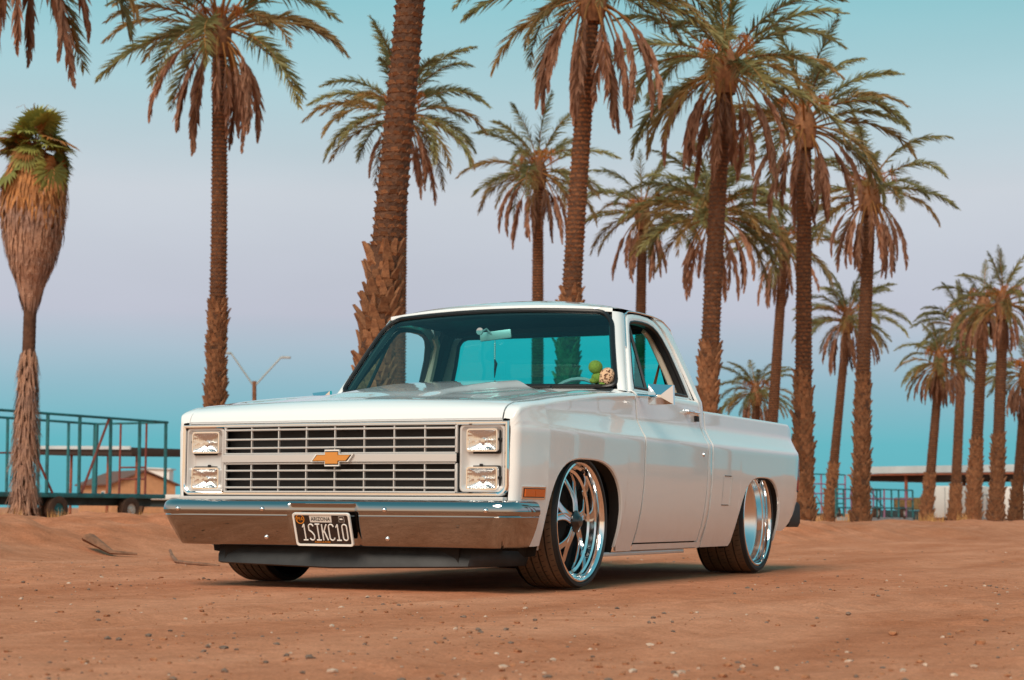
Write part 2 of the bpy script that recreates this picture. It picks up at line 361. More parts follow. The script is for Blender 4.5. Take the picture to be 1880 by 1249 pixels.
def axis(lo, hi, d, far, grow=1.12):
    a = list(np.arange(lo, hi+1e-6, d)); st = d; x = hi; b = []
    while x < far: st *= grow; x += st; b.append(x)
    st = d; x = lo; c = []
    while x > -far: st *= grow; x -= st; c.append(x)
    return np.array(c[::-1]+a+b)
gx = axis(-8.5, 7.5, .055, 900); gy = axis(-5.0, 17, .06, 1100)
GX, GY = np.meshgrid(gx, gy); GZ = ground_z(GX, GY)
me = bpy.data.meshes.new('ground'); nx, ny = len(gx), len(gy)
me.vertices.add(nx*ny); me.vertices.foreach_set('co', np.stack([GX, GY, GZ], -1).astype(np.float32).ravel())
i, j = np.meshgrid(np.arange(nx-1), np.arange(ny-1)); a = (j*nx+i).ravel(); q = np.stack([a, a+1, a+nx+1, a+nx], -1).astype(np.int32)
me.loops.add(q.size); me.loops.foreach_set('vertex_index', q.ravel()); me.polygons.add(len(q)); me.polygons.foreach_set('loop_start', np.arange(0, q.size, 4, dtype=np.int32)); me.polygons.foreach_set('loop_total', np.full(len(q), 4, np.int32))
me.materials.append(M['dirt']); me.update(calc_edges=True); me.validate(); me.shade_smooth()
tag(link('ground', me), kind='structure')
def gz(x, y): return float(ground_z(np.array([x]), np.array([y]))[0])

# ================================================================== the pickup truck
# X = truck's left (right in the picture), Y = towards its tail, Z = up; grille plane at Y = 0
truck = empty('pickup_truck', (0, 0, 0))
tag(truck, 'lowered white square-bodied pickup truck parked on the dirt in front of the palms', 'pickup truck')
ZRIDGE = .79
def Whip(y):
    if y < .05: return .914+.040*math.sqrt(max(0, 1-(1-y/.05)**2))
    return interp(y, [.05, .15, .30, .6, 1.0, 1.5, 3.0, 4.2, 4.45, 4.56], [.954, .969, .984, .995, 1.002, 1.006, 1.008, 1.003, .998, .985])
DZ = [.13, .16, .22, .30, .40, .50, .60, .70, .755, .775, .788, .800, .815, .865, .880, .90, .98, 1.05]
DX = [-.100, -.090, -.072, -.046, -.024, -.011, -.004, -.001, .001, .000, -.004, -.012, -.021, -.046, -.051, -.053, -.058, -.066]
def Xside(y, z):
    d = interp(z, DZ, DX)
    k = 1.0
    if z > ZRIDGE: k = interp(y, [0, .05, .4, 1.0], [.15, .22, .62, 1])
    elif z < .6: k = interp(y, [0, .4, .9], [.55, .75, 1])
    return Whip(y)+d*k
ROWS_HI = [.70, .735, .755, .768, .778, .786, .793, .801, .812, .826, .842, .856, .866, .874, .884, .90]
def superell(y, yc, a0, a1, z0, b, n):
    a = a0 if y < yc else a1
    t = abs(y-yc)/a
    return None if t >= 1 else z0+b*(1-t**n)**(1/n)
FA = dict(yc=.745, a0=.45, a1=.555, z0=.10, b=.546, n=3.0)     # front wheel arch
RA = dict(yc=3.70, a0=.47, a1=.455, z0=.10, b=.508, n=3.0)    # rear wheel arch
def arch_cols(A, y0, y1, zb):
    """column positions through an arch, dense at its ends"""
    ys = []
    for k in range(41):
        t = pi*k/40; c = math.cos(pi-t); a = A['a0'] if c < 0 else A['a1']
        tt = (max(0, 1-((zb-A['z0'])/A['b'])**A['n']))**(1/A['n'])   # where the arch meets the sill
        ys.append(A['yc']+c*a*tt)
    return ys
def lin(a, b, n): return [a+(b-a)*i/n for i in range(n+1)]
def arch_curve(A, sx, zb, inset=0.0, scale=1.0, n=48):
    pts = []
    tt = (max(0, 1-((zb-A['z0'])/A['b'])**A['n']))**(1/A['n'])
    for k in range(n+1):
        t = pi*k/n; c = math.cos(pi-t); a = A['a0'] if c < 0 else A['a1']
        y = A['yc']+c*a*tt; s = abs(c)*tt
        z = A['z0']+A['b']*max(0, 1-s**A['n'])**(1/A['n'])
        pts.append((y, z))
    return pts
def side_panel(mb, ys, zlow, ztop, sx, xoff=0.0, topfn=None, nlow=9, fold=(True, True), botfold=True, bf=.012):
    """outer body skin: columns over ys, rows from the sill or arch up; ztop a function; topfn(y) extra points over the top"""
    cols = []
    yy = list(ys)
    if fold[0]: yy = [ys[0]-.0001]+yy
    if fold[1]: yy = yy+[ys[-1]+.0001]
    for ci, y in enumerate(yy):
        inn = .014 if ((fold[0] and ci == 0) or (fold[1] and ci == len(yy)-1)) else 0
        zl, zt = zlow(y), ztop(y); col = []
        if botfold: col.append((sx*(Xside(y, zl)-bf), y, zl+.004))
        zs = [zl+(.70-zl)*i/nlow for i in range(nlow)]+[z for z in ROWS_HI if z < zt-.012]
        need = nlow+len([z for z in ROWS_HI])
        top = ROWS_HI[-1]
        zs = [zl+(.70-zl)*i/nlow for i in range(nlow)]+[.70+(z-.70)*min(1, (zt-.70)/(top-.70)) if zt < top else z for z in ROWS_HI]
        for z in zs: col.append((sx*(Xside(y, z)-inn), y, z))
        if zt > top:
            for k in range(1, 5):
                z = top+(zt-top)*k/4; col.append((sx*(Xside(y, z)-inn), y, z))
        else:
            for k in range(4): col.append((sx*(Xside(y, zt)-inn), y, zt+.0002*k))
        if topfn:
            for (x, z) in topfn(y): col.append((sx*(x-inn*.2), y, z-inn*.5))
        cols.append(col)
    mb.grid(cols, flip=sx > 0)
    return mb

# fender crown / hood heights
def ztop_f(y): return interp(y, [0, .01, .025, .05, .09, .15, .30, .475, .70, 1.08, 1.52], [.812, .838, .858, .874, .888, .900, .916, .938, .962, .998, 1.026])
XSEAM = .872
def fender_top(y):
    zt = ztop_f(y); x0 = Xside(y, min(zt-.03, .90)); 
    x1 = XSEAM+.006
    r = .030 if y > .1 else .03*max(.15, y/.1)
    pts = []
    for k in range(1, 7):
        t = k/6*pi/2
        pts.append((x0-(x0-x1)*.55*(1-math.cos(t)), zt-r+r*math.sin(t)))
    pts.append((x1+.010, zt+.002)); pts.append((x1, zt)); pts.append((x1-.002, zt-.02))
    return pts
for sx in (1, -1):
    ys = [0, .004, .012, .022, .035, .05, .07, .10, .14, .19, .24]
    ac = arch_cols(FA, 0, 0, .215)
    ys = [y for y in ys if y < ac[0]-.01]+ac+[y for y in lin(1.26, 1.535, 8) if y > ac[-1]+.01]
    def zl(y, ac=ac):
        z = superell(y, **FA)
        base = .212 if y < .7 else .172
        return max(base, z) if z is not None else base
    fm = side_panel(MB(), ys, zl, lambda y: ztop_f(y)-.030, sx, topfn=fender_top, fold=(False, True))
    fen = fm.build('front_fender', M['paint'], truck, ang=60)
    # rolled arch lip
    lip = MB(); A = arch_curve(FA, sx, .2)
    lip.grid([[(sx*(Xside(y, z)+.001), y, z+.001), (sx*(Xside(y, z)-.004), y+(FA['yc']-y)*.012, z-.006), (sx*(Xside(y, z)-.016), y+(FA['yc']-y)*.014, z-.007)] for y, z in A])
    lip.build('arch_lip', M['paint'], fen)
    # side marker lamp
    y0, y1, zc = .055, .272, .466
    mk = MB(); 
    def mpt(y, z, d): return Vector((sx*(Xside(y, z)+d), y, z))
    def slab(ya, yb, za, zb, d0, d1, mb):
        n = 6; R = []
        for k in range(n+1):
            y = ya+(yb-ya)*k/n
            R.append([mpt(y, za, d0), mpt(y, za, d1), mpt(y, zb, d1), mpt(y, zb, d0)])
        mb.grid(R); mb.add(R[0], [(0, 1, 2, 3)]); mb.add(R[-1], [(3, 2, 1, 0)]); return mb
    bz = slab(y0, y1, zc-.030, zc+.030, -.004, .006, MB()).build('side_marker', M['chrome'], truck, ang=30)
    slab(y0+.012, y1-.012, zc-.022, zc+.022, 0, .0075, MB()).build('gasket', M['rubber'], bz, ang=30)
    slab(y0+.018, (y0+y1)/2-.002, zc-.018, zc+.018, 0, .012, MB()).build('lens', M['amber'], bz, ang=30)
    slab((y0+y1)/2+.002, y1-.018, zc-.018, zc+.018, 0, .012, MB()).build('lens', M['amber'], bz, ang=30)
    # inner liner
    ln = MB(); A = arch_curve(FA, sx, .17)
    ln.grid([[(sx*(Xside(y, z)-.012), y+(FA['yc']-y)*.012, z-.004), (sx*(Xside(y, z)-.07), y+(FA['yc']-y)*.02, z-.012), (sx*(Xside(y, z)-.085), FA['yc']+(y-FA['yc'])*1.08, z+.02), (sx*.56, FA['yc']+(y-FA['yc'])*1.08, z+.02), (sx*.54, FA['yc'], .3)] for y, z in A])
    ln.build('wheel_well', M['under'], truck)

# hood -------------------------------------------------------------
def hood_z(x, y):
    ax = abs(x); z = ztop_f(y)
    z += .020*(1-(ax/.872)**2)*sstep(0, .12, y)+.004
    z -= .012*sstep(.15, .45, y)*math.exp(-((ax-.63)/.11)**2)       # side valleys
    z += .008*sstep(.1, .4, y)*math.exp(-((ax-.80)/.05)**2)
    hw = interp(y, [.2, 1.36], [.255, .335])
    rise = interp(y, [.16, .40, .9, 1.36], [0, .009, .030, .046])
    z += rise*(1-sstep(hw-.02, hw+.10, ax))
    z += .010*sstep(.15, .5, y)*(1-sstep(.52, .60, ax))
    return z
hx = sorted(set([round(-XSEAM+2*XSEAM*i/72, 4) for i in range(73)]+[s*v for s in (1, -1) for v in (.25, .265, .28, .295, .31, .325, .34, .355, .37, .385)]))
hy = [0, .004, .01, .018, .03, .045, .065, .09, .12, .15]+lin(.19, 1.36, 34)
hm = MB()
rows = [[(x, -.004-.018*(1-(x/.9)**2), hood_z(x, 0)-.002) for x in hx]]
rows[0] = [(x, .010-.026*(1-(x/.9)**2), .806) for x in hx]
for y in hy:
    rows.append([(x, y-.026*(1-(x/.9)**2)*max(0, 1-y/.3), hood_z(x, y)) for x in hx])
rows.append([(x, 1.362, hood_z(x, 1.36)-.03) for x in hx])
# fold down the side edges
rows = [[(r[0][0]+.001, r[0][1], r[0][2]-.02)]+r+[(r[-1][0]-.001, r[-1][1], r[-1][2]-.02)] for r in rows]
hm.grid(rows); hood = hm.build('hood', M['paint'], truck, ang=55)
# dark gap under the seams (inner structure)
inn = MB()
inn.box((0, .72, .66), (1.66, 1.30, .26)); inn.box((0, .80, .845), (1.70, 1.26, .10)); inn.box((0, 2.08, .60), (1.80, 1.02, .70)); inn.box((0, 1.45, .90), (1.72, .20, .20))
inn.box((0, 3.5, .45), (1.0, 1.9, .2)); inn.box((0, 2.6, .28), (1.5, 3.0, .18)); inn.box((0, .9, .24), (.9, 1.0, .12))
inn.build('chassis', M['under'], truck, smooth=False)
ax = MB(); ax.tube([(-.8, .745, .30), (.8, .745, .30)], .04, 10); ax.build('axle', M['under'], truck)
ax = MB(); ax.tube([(-.8, 3.72, .34), (.8, 3.72, .34)], .05, 10); ax.lathe([(.0, -.14), (.1, -.12), (.15, 0), (.1, .12), (0, .14)], 16, 'X', (0, 3.72, .34)); ax.build('axle', M['under'], truck)

# cab --------------------------------------------------------------
def gapf(z): return interp(z, [.17, .5, .76, .83, 1.04], [1.545, 1.548, 1.552, 1.556, 1.540])   # front door gap
YD0, YD1 = 1.548, 2.585
ZB = 1.030                                            # belt line
cowl = MB()
# cowl panel between hood and windshield
def ws_pt(u, v, e=0.0):
    """windshield surface, u -1..1, v 0..1"""
    hw = .868+(.712-.868)*v
    x = u*hw; b = 1-u*u
    y0 = 1.500-.085*b; y1 = 1.815-.060*b
    y = y0+(y1-y0)*v - .012*math.sin(pi*v)
    z = 1.046+.012*b+(1.502+.026*b-1.046-.012*b)*v
    n = Vector((.25*u, -.80, .58)).normalized()
    return Vector((x, y, z))+n*e
rows = []
for k in range(9):
    t = k/8; R = []
    for i in range(41):
        u = -1+2*i/40; w = ws_pt(u, -.01); hz = 1.006+.012*(1-u*u)
        p0 = Vector((u*.925, 1.330+.20*abs(u)**12, hz)); p1 = Vector((w.x*1.012, w.y+.01, w.z))
        R.append(p0.lerp(p1, t))
    rows.append(R)
cowl.grid(rows)
# A pillars, between windshield edge and door gap
def apil(v, w, sx):
    a = ws_pt(sx*1.0, v); o = Vector((sx*interp(v, [0, 1], [.905, .735]), interp(v, [0, .5, 1], [1.535, 1.735, 1.92]), interp(v, [0, 1], [1.028, 1.498])))
    p = a.lerp(o, w); p.x += sx*.012*math.sin(pi*w); p.y -= .012*math.sin(pi*w)
    return p
for sx in (1, -1):
    cowl.grid([[apil(v, w, sx) for w in (-.12, 0, .15, .3, .45, .6, .75, .9, 1, 1.02)] for v in lin(-.02, 1.0, 16)])
# roof
YR = 2.665
def roof_pt(u, t):
    f = ws_pt(u*.995, 1.0); yb = 2.588-.012*(abs(u)**3)
    hw = interp(t, [0, .15, .6, 1], [.705, .735, .740, .720])
    x = u*hw
    y = f.y+(yb-f.y)*t
    ed = interp(t, [0, .12, .5, .9, 1], [1.520, 1.523, 1.525, 1.518, 1.503])
    cr = interp(t, [0, .08, .25, .5, .8, .95, 1], [.028, .050, .075, .085, .075, .045, .015])
    z = ed+cr*(1-abs(u)**2.6)
    return Vector((x, y, z))
us = [-1, -.99, -.97, -.94, -.9, -.84]+lin(-.76, .76, 19)+[.84, .9, .94, .97, .99, 1]
ts = [0, .02, .05, .08, .12, .17, .25]+lin(.33, .85, 9)+[.9, .94, .97, 1]
rf = MB(); rf.grid([[ws_pt(u*.99, .992) for u in us]]+[[roof_pt(u, t) for u in us] for t in ts]+[[Vector((u*.715, 2.592-.012*abs(u)**3, 1.497)) for u in us]])
roof = rf.build('roof', M['paint'], truck, ang=70)
# headliner
hl = MB(); hl.grid([[roof_pt(u*.97, t)+Vector((0, 0, -.035)) for u in us] for t in lin(.0, .97, 10)]); hl.build('headliner', M['dark_trim'], truck)
# drip rails
for sx in (1, -1):
    pts = [apil(v, 1.0, sx)+Vector((sx*.002, -.012, .006)) for v in lin(.55, .97, 7)]
    pts += [Vector((sx*.741, y, interp(y, [1.95, 2.1, 2.4, 2.58], [1.512, 1.522, 1.522, 1.502]))) for y in (1.96, 2.05, 2.15, 2.25, 2.35, 2.45, 2.53)]
    pts += [Vector((sx*(interp(z, [1.03, 1.46], [.925, .760])), interp(z, [1.03, 1.25, 1.46], [2.668, 2.648, 2.602]), z)) for z in (1.465, 1.42, 1.36, 1.28, 1.2, 1.12)]
    MB().tube(pts, .005, 6).build('drip_rail', M['chrome'], truck)
# cab corner strip behind the door, from sill to roof
def xcab(z):
    return Xside(2.6, z) if z <= 1.0 else interp(z, [1.0, 1.03, 1.08, 1.25, 1.46, 1.505, 1.525], [Xside(2.6, 1.0), .944, .922, .852, .765, .742, .725])
def ycabr(z): return interp(z, [.1, .98, 1.1, 1.3, 1.46, 1.52], [2.668, 2.668, 2.664, 2.645, 2.605, 2.56])   # rear edge
def ydoorr(z): return interp(z, [.1, .9, 1.03, 1.2, 1.35, 1.45, 1.50], [2.590, 2.590, 2.586, 2.560, 2.525, 2.470, 2.40])
zz = [.172, .2, .22, .30, .40, .50, .60, .65]+ROWS_HI+[.94, .98, 1.0, 1.03, 1.06, 1.1, 1.18, 1.26, 1.34, 1.4, 1.44, 1.47, 1.495, 1.51, 1.522]
for sx in (1, -1):
    R = []
    for z in zz:
        x = xcab(z); ya, yb = ydoorr(z)+.006, ycabr(z)
        R.append([(sx*(x-.02), ya, z), (sx*(x-.001), ya+.001, z), (sx*x, ya+.01, z), (sx*x, ya+(yb-ya)*.5, z), (sx*x, yb-.012, z), (sx*(x-.006), yb-.002, z), (sx*(x-.04), yb+.004, z)])
    cowl.grid(R)
# rear wall of the cab with the window opening
RW = dict(x0=.735, x1=.640, z0=1.085, z1=1.455)
def rw_half(z): return interp(z, [RW['z0'], RW['z1']], [RW['x0'], RW['x1']])
def umax_r(v, r=.16):
    if v < r: return 1-.09*(1-math.sqrt(max(0, 1-(1-v/r)**2)))
    if v > 1-r: return 1-.09*(1-math.sqrt(max(0, 1-(1-(1-v)/r)**2)))
    return 1
def rwy(z): return interp(z, [.6, .98, 1.1, 1.3, 1.46, 1.52], [2.668, 2.668, 2.664, 2.645, 2.610, 2.57])
R = []
vs = [0, .03, .07, .12, .16]+lin(.25, .75, 5)+[.84, .88, .93, .97, 1]
for sx in (1, -1):
    cowl.grid([[(sx*rw_half(z)*umax_r(v), rwy(z), z), (sx*(xcab(z)-.04), rwy(z)+.004, z)] for v in vs for z in [RW['z0']+v*(RW['z1']-RW['z0'])]])
n = 12
cowl.grid([[(x, rwy(z), z) for x in lin(-(xcab(z)-.04), xcab(z)-.04, n)] for z in (.7, .9, 1.0, RW['z0'])])
cowl.grid([[(x, rwy(z)+(.0 if z < 1.5 else -.0), z) for x in lin(-(xcab(z)-.04), xcab(z)-.04, n)] for z in (RW['z1'], 1.49, 1.525)])
cab = cowl.build('cab_shell', M['paint'], truck, ang=50)
# rear glass
rg = MB(); rg.grid([[(u*rw_half(z)*umax_r(v), rwy(z)-.008, z) for u in lin(-1, 1, 10)] for v in vs for z in [RW['z0']+v*(RW['z1']-RW['z0'])]])
rgo = rg.build('rear_window', M['rearglass'], truck)
pp = [(sx_*rw_half(z)*umax_r(v), rwy(z)-.006, z) for sx_, vv in ((1, vs), (-1, vs[::-1])) for v in vv for z in [RW['z0']+v*(RW['z1']-RW['z0'])]]
MB().tube(pp, .012, 6, closed=True).build('window_seal', M['rubber'], rgo)
# windshield
def umax_w(v):
    rt, rb = .20, .10
    if v < rb: return 1-.055*(1-math.sqrt(max(0, 1-(1-v/rb)**2)))
    if v > 1-rt: return 1-.115*(1-math.sqrt(max(0, 1-(1-(1-v)/rt)**2)))
    return 1
wv = [0, .01, .03, .06, .1]+lin(.18, .72, 8)+[.80, .85, .90, .94, .97, .99, 1]
wg = MB(); wg.grid([[ws_pt(u*umax_w(v)*.985, .015+v*.97) for u in lin(-1, 1, 28)] for v in wv])
wso = wg.build('windshield', M['ws'], truck, ang=180)
pp = [ws_pt(umax_w(v)*.985, .015+v*.97, .002) for v in wv]+[ws_pt(u*umax_w(1)*.985, .985, .002) for u in lin(.95, -.95, 22)]+[ws_pt(-umax_w(v)*.985, .015+v*.97, .002) for v in wv[::-1]]+[ws_pt(u*umax_w(0)*.985, .015, .002) for u in lin(-.95, .95, 22)]
MB().tube(pp, .0135, 8, closed=True).build('windshield_seal', M['rubber'], wso)

# doors ------------------------------------------------------------
for sx in (1, -1):
    droot = empty('door', (0, 0, 0), 0, truck)
    ys = [YD0+.006, YD0+.014]+lin(YD0+.03, YD1-.03, 20)+[YD1-.014, YD1-.004]
    def dtop(y):
        return [(Xside(y, .98)-.004, ZB-.010), (Xside(y, .98)-.014, ZB+.002), (Xside(y, .98)-.030, ZB+.010), (Xside(y, .98)-.045, ZB+.008)]
    dm = side_panel(MB(), ys, lambda y: .214, lambda y: .995, sx, topfn=dtop)
    dm.build('door_skin', M['paint'], droot, ang=60)
    # sill below the door
    sl = MB(); sl.grid([[(sx*(Xside(y, z)-d), y, z) for z, d in ((.206, .03), (.206, 0), (.19, 0), (.175, 0), (.170, .02))] for y in lin(1.545, 2.66, 12)])
    sl.build('rocker_panel', M['paint'], truck, ang=40)
    MB().box((sx*.885, 1.78, .157), (.03, 1.36, .022), bev=.006).build('rocker_flange', M['argent'], truck)
    # window frame: outer outline and opening on the sloping glass plane
    def gp(y, z, d=0):   # point on the upper door plane
        t = (z-1.03)/(1.50-1.03)
        return Vector((sx*(.918+(.742-.918)*t+d), y, z))
    def fo(s):           # outer edge polyline (y,z): front bottom -> up -> back -> down
        return s
    outer = [(1.545, 1.03), (1.60, 1.10), (1.68, 1.20), (1.76, 1.30), (1.85, 1.41), (1.905, 1.47), (1.94, 1.494), (2.02, 1.506), (2.15, 1.512), (2.27, 1.510), (2.36, 1.498), (2.43, 1.470), (2.475, 1.43), (2.52, 1.34), (2.555, 1.20), (2.572, 1.12), (2.583, 1.03)]
    inner = [(1.625, 1.052), (1.66, 1.11), (1.73, 1.20), (1.80, 1.29), (1.875, 1.385), (1.92, 1.435), (1.955, 1.452), (2.03, 1.463), (2.15, 1.468), (2.25, 1.465), (2.32, 1.452), (2.375, 1.425), (2.41, 1.39), (2.455, 1.31), (2.487, 1.19), (2.50, 1.12), (2.508, 1.052)]
    fr = MB(); R = []
    for (a, b), (c, d) in zip(outer, inner):
        R.append([gp(a, b, -.02), gp(a, b, -.002), gp(a+(c-a)*.12, b+(d-b)*.12, .003), gp(a+(c-a)*.8, b+(d-b)*.8, .002), gp(c, d, -.004), gp(c, d, -.03)])
    fr.grid(R)
    fr.grid([[gp(y, 1.036, -.002), gp(y, 1.046, .0), gp(y, 1.052, -.004), gp(y, 1.052, -.03)] for y in lin(1.60, 2.53, 10)])
    fr.build('window_frame', M['paint'], droot, ang=55)
    # black run channel inside the opening
    rc = MB(); path = [gp(c, d, -.012) for c, d in inner]
    rc.tube(path+[gp(y, 1.056, -.012) for y in lin(2.49, 1.64, 6)], .014, 6, closed=True)
    cen = Vector((0, 2.1, 1.25))
    rc.build('run_channel', M['rubber'], droot)
    ir = MB(); ir.grid([[gp(c, d, -.012), gp(c+(2.1-c)*.045, d+(1.25-d)*.06, -.018), gp(c+(2.1-c)*.05, d+(1.25-d)*.065, -.05)] for c, d in inner]); ir.build('inner_frame', M['black'], droot)
    # cream door jamb seen inside
    cj = MB(); cj.tube([gp(y, z, -.075) for y, z in ((2.36, 1.44), (2.42, 1.40), (2.455, 1.30), (2.485, 1.18), (2.505, 1.05))], .02, 6); cj.build('door_jamb_trim', M['cream'], droot)
    # vent window bar and glass
    b0, b1 = gp(1.845, 1.052, -.014), gp(1.935, 1.443, -.014)
    MB().tube([b0, b1], .010, 6).build('vent_bar', M['black'], droot)
    vgl = MB(); vgl.add([gp(1.64, 1.06, -.016), b0, b1, gp(1.88, 1.39, -.016), gp(1.80, 1.285, -.016), gp(1.73, 1.195, -.016)], [(0, 1, 2, 3, 4, 5)]); vgl.build('vent_window', M['vent'], droot, smooth=False)
    # inner door panel
    ip = MB(); ip.box((sx*.885, 2.06, .84), (.03, .98, .36)); ip.box((sx*.87, 2.06, 1.035), (.06, .96, .03), bev=.01); ip.build('inner_panel', M['dark_trim'], droot, smooth=False)
    # handle, lock
    hd = MB(); hx_ = Xside(2.42, .955)
    hd.box((sx*(hx_+.022), 2.42, .960), (.016, .205, .016), bev=.006); hd.box((sx*(hx_+.008), 2.34, .958), (.03, .05, .024), bev=.006); hd.box((sx*(hx_+.008), 2.50, .955), (.03, .045, .03), bev=.006)
    hd.build('door_handle', M['chrome'], droot)
    MB().box((sx*(hx_+.010), 2.505, .925), (.028, .035, .032), bev=.004).build('handle_button', M['black'], droot)
    MB().lathe([(0, .008), (.010, .007), (.012, 0)], 12, 'X', (sx*(Xside(2.50, .716)), 2.50, .716), flip=sx < 0).build('door_lock', M['chrome'], droot)
    MB().box((sx*.915, 2.640, 1.06), (.022, .05, .075), Matrix.Rotation(-sx*.38, 3, 'Y'), bev=.004).build('pillar_badge', M['chrome'], truck)
    # door mirror
    mo = MB(); my = 1.60; mz = 1.012; xm = sx*1.055
    # faceted chrome housing: pyramid towards the front
    wy, wz = .112, .066
    def mp(x, y, z): return (sx*x, y, z)
    wz = .058; mz = 1.018; my = 1.62
    face = [(.998, my+.02, mz-wz), (1.130, my+.045, mz-wz), (1.127, my+.045, mz+wz*.86), (1.0, my+.02, mz+wz)]
    mid = [(.995, my-.01, mz-wz*.96), (1.132, my+.015, mz-wz*.96), (1.129, my+.015, mz+wz*.83), (.997, my-.01, mz+wz*.97)]
    ap = [(1.055, my-.040, mz-.020), (1.078, my-.036, mz-.020), (1.078, my-.036, mz-.006), (1.055, my-.040, mz-.006)]
    vs_ = [mp(*p) for p in face+mid+ap]
    fs_ = [(0, 1, 2, 3)]+[(i, (i+1) % 4, 4+(i+1) % 4, 4+i) for i in range(4)]+[(4+i, 4+(i+1) % 4, 8+(i+1) % 4, 8+i) for i in range(4)]+[(8, 9, 10, 11)]
    mr_ = mo.add(vs_, fs_).build('door_mirror', M['chrome'], truck, smooth=False)
    MB().tube([mp(.90, 1.62, 1.022), mp(.95, 1.585, 1.010), mp(1.06, my-.035, mz-.015)], [.020, .017, .012], 8, flat=.6).build('mirror_arm', M['chrome'], mr_)
    MB().box(mp(1.064, my+.036, mz-.003), (.115, .004, .07), bev=.001).build('mirror_glass', M['alu'], mr_)

# bed --------------------------------------------------------------
YB0, YB1 = 2.678, 4.545
for sx in (1, -1):
    ac = arch_cols(RA, 0, 0, .20)
    ys = [YB0, YB0+.008]+[y for y in lin(YB0+.02, 3.2, 12) if y < ac[0]-.02]+ac+[y for y in lin(4.16, 4.50, 9) if y > ac[-1]+.02]+[4.51, 4.53, 4.54, YB1]
    def zl(y):
        z = superell(y, **RA); base = .175 if y < 3.7 else .262
        if y > 4.3: base += (y-4.3)*.5
        return max(base, z) if z is not None else base
    def bt(y):
        zt = .985-.010*sstep(4.42, 4.545, y)*4*0-.004
        x0 = Xside(y, .95)
        if y > 4.44: zt -= .02*((y-4.44)/.1)**2
        return [(x0-.001, zt-.012), (x0-.006, zt-.003), (x0-.015, zt), (x0-.075, zt), (x0-.085, zt-.01), (x0-.085, zt-.06)]
    bm_ = side_panel(MB(), ys, zl, lambda y: .962-.02*(max(0, y-4.44)/.1)**2, sx, topfn=bt)
    bs = bm_.build('bed_side', M['paint'], truck, ang=60)
    MB().grid([[(sx*(Xside(3.6, .9)-.085), y, .93), (sx*.80, y, .91), (sx*.80, y, .52)] for y in (YB0, 3.6, YB1-.01)]).build('bed_inner_wall', M['paint'], bs)
    lip = MB(); A = arch_curve(RA, sx, .2)
    lip.grid([[(sx*(Xside(y, z)+.001), y, z+.001), (sx*(Xside(y, z)-.004), y+(RA['yc']-y)*.012, z-.006), (sx*(Xside(y, z)-.016), y+(RA['yc']-y)*.014, z-.007)] for y, z in A]); lip.build('arch_lip', M['paint'], bs)
    ln = MB(); A = arch_curve(RA, sx, .17)
    ln.grid([[(sx*(Xside(y, z)-.012), y+(RA['yc']-y)*.012, z-.004), (sx*(Xside(y, z)-.07), y+(RA['yc']-y)*.02, z-.012), (sx*(Xside(y, z)-.085), RA['yc']+(y-RA['yc'])*1.06, z+.02), (sx*.5, RA['yc']+(y-RA['yc'])*1.06, z+.02), (sx*.48, RA['yc'], .3)] for y, z in A])
    ln.build('wheel_well', M['under'], truck)
    # tail lamp
    tl = MB(); tl.box((sx*.955, 4.545, .645), (.066, .045, .235), bev=.012); tlo = tl.build('tail_light', M['red'], truck)
    MB().box((sx*.950, 4.538, .645), (.070, .03, .25), bev=.008).build('bezel', M['black'], tlo)
    if sx > 0:   # fuel door outline
        fd = MB()
        def fp(y, z, d): return Vector((Xside(y, z)+d, y, z))
        ya, yb, za, zb = 2.885, 3.035, .425, .60
        fd.grid([[fp(y, z, .0012) for y in lin(ya, yb, 8)] for z in lin(za, zb, 8)])
        fdo = fd.build('fuel_door', M['paint'], bs)
        for (y0, z0, y1, z1, nm, mt_) in ((ya+.02, zb, yb-.01, zb, 'fuel_door_seam', 'black'), (ya, za, yb-.03, za, 'fuel_door_seam', 'black'), (yb, za, yb, zb, 'fuel_door_edge', 'argent')):
            MB().tube([fp(y0+(y1-y0)*k/5, z0+(z1-z0)*k/5, .0025) for k in range(6)], .0028, 5).build(nm, M[mt_], fdo)
        MB().grid([[(sx*(Xside(2.7, z)), 2.7, z) for z in (.3, .4)], [(sx*(Xside(2.7, z)), 2.701, z) for z in (.3, .4)]])
bf = MB(); bf.box((0, 3.61, .52), (1.62, 1.86, .03)); bf.build('bed_floor', M['paint'], truck, smooth=False)
bw = MB(); bw.box((0, YB0+.02, .74), (1.86, .03, .46)); bw.build('bed_front_wall', M['paint'], truck, smooth=False)
tg = MB(); tg.box((0, 4.535, .72), (1.66, .04, .50), bev=.012); tg.build('tailgate', M['paint'], truck)
rb_ = MB()
path = [(-.95, 4.42), (-.97, 4.60), (-.93, 4.67), (0, 4.69), (.93, 4.67), (.97, 4.60), (.95, 4.42)]
rb_.grid([[(x, y-.02, z0+.0), (x*1.01, y, z0+.03), (x*1.01, y, z1-.02), (x, y-.03, z1), (x*.95, y-.10, z1)] for (x, y) in path for z0, z1 in [(.285, .455)]])
rb_.build('rear_bumper', M['black'], truck, ang=30)
MB().box((.90, 4.36, .33), (.10, .20, .05), bev=.01).build('bumper_bracket', M['black'], truck)

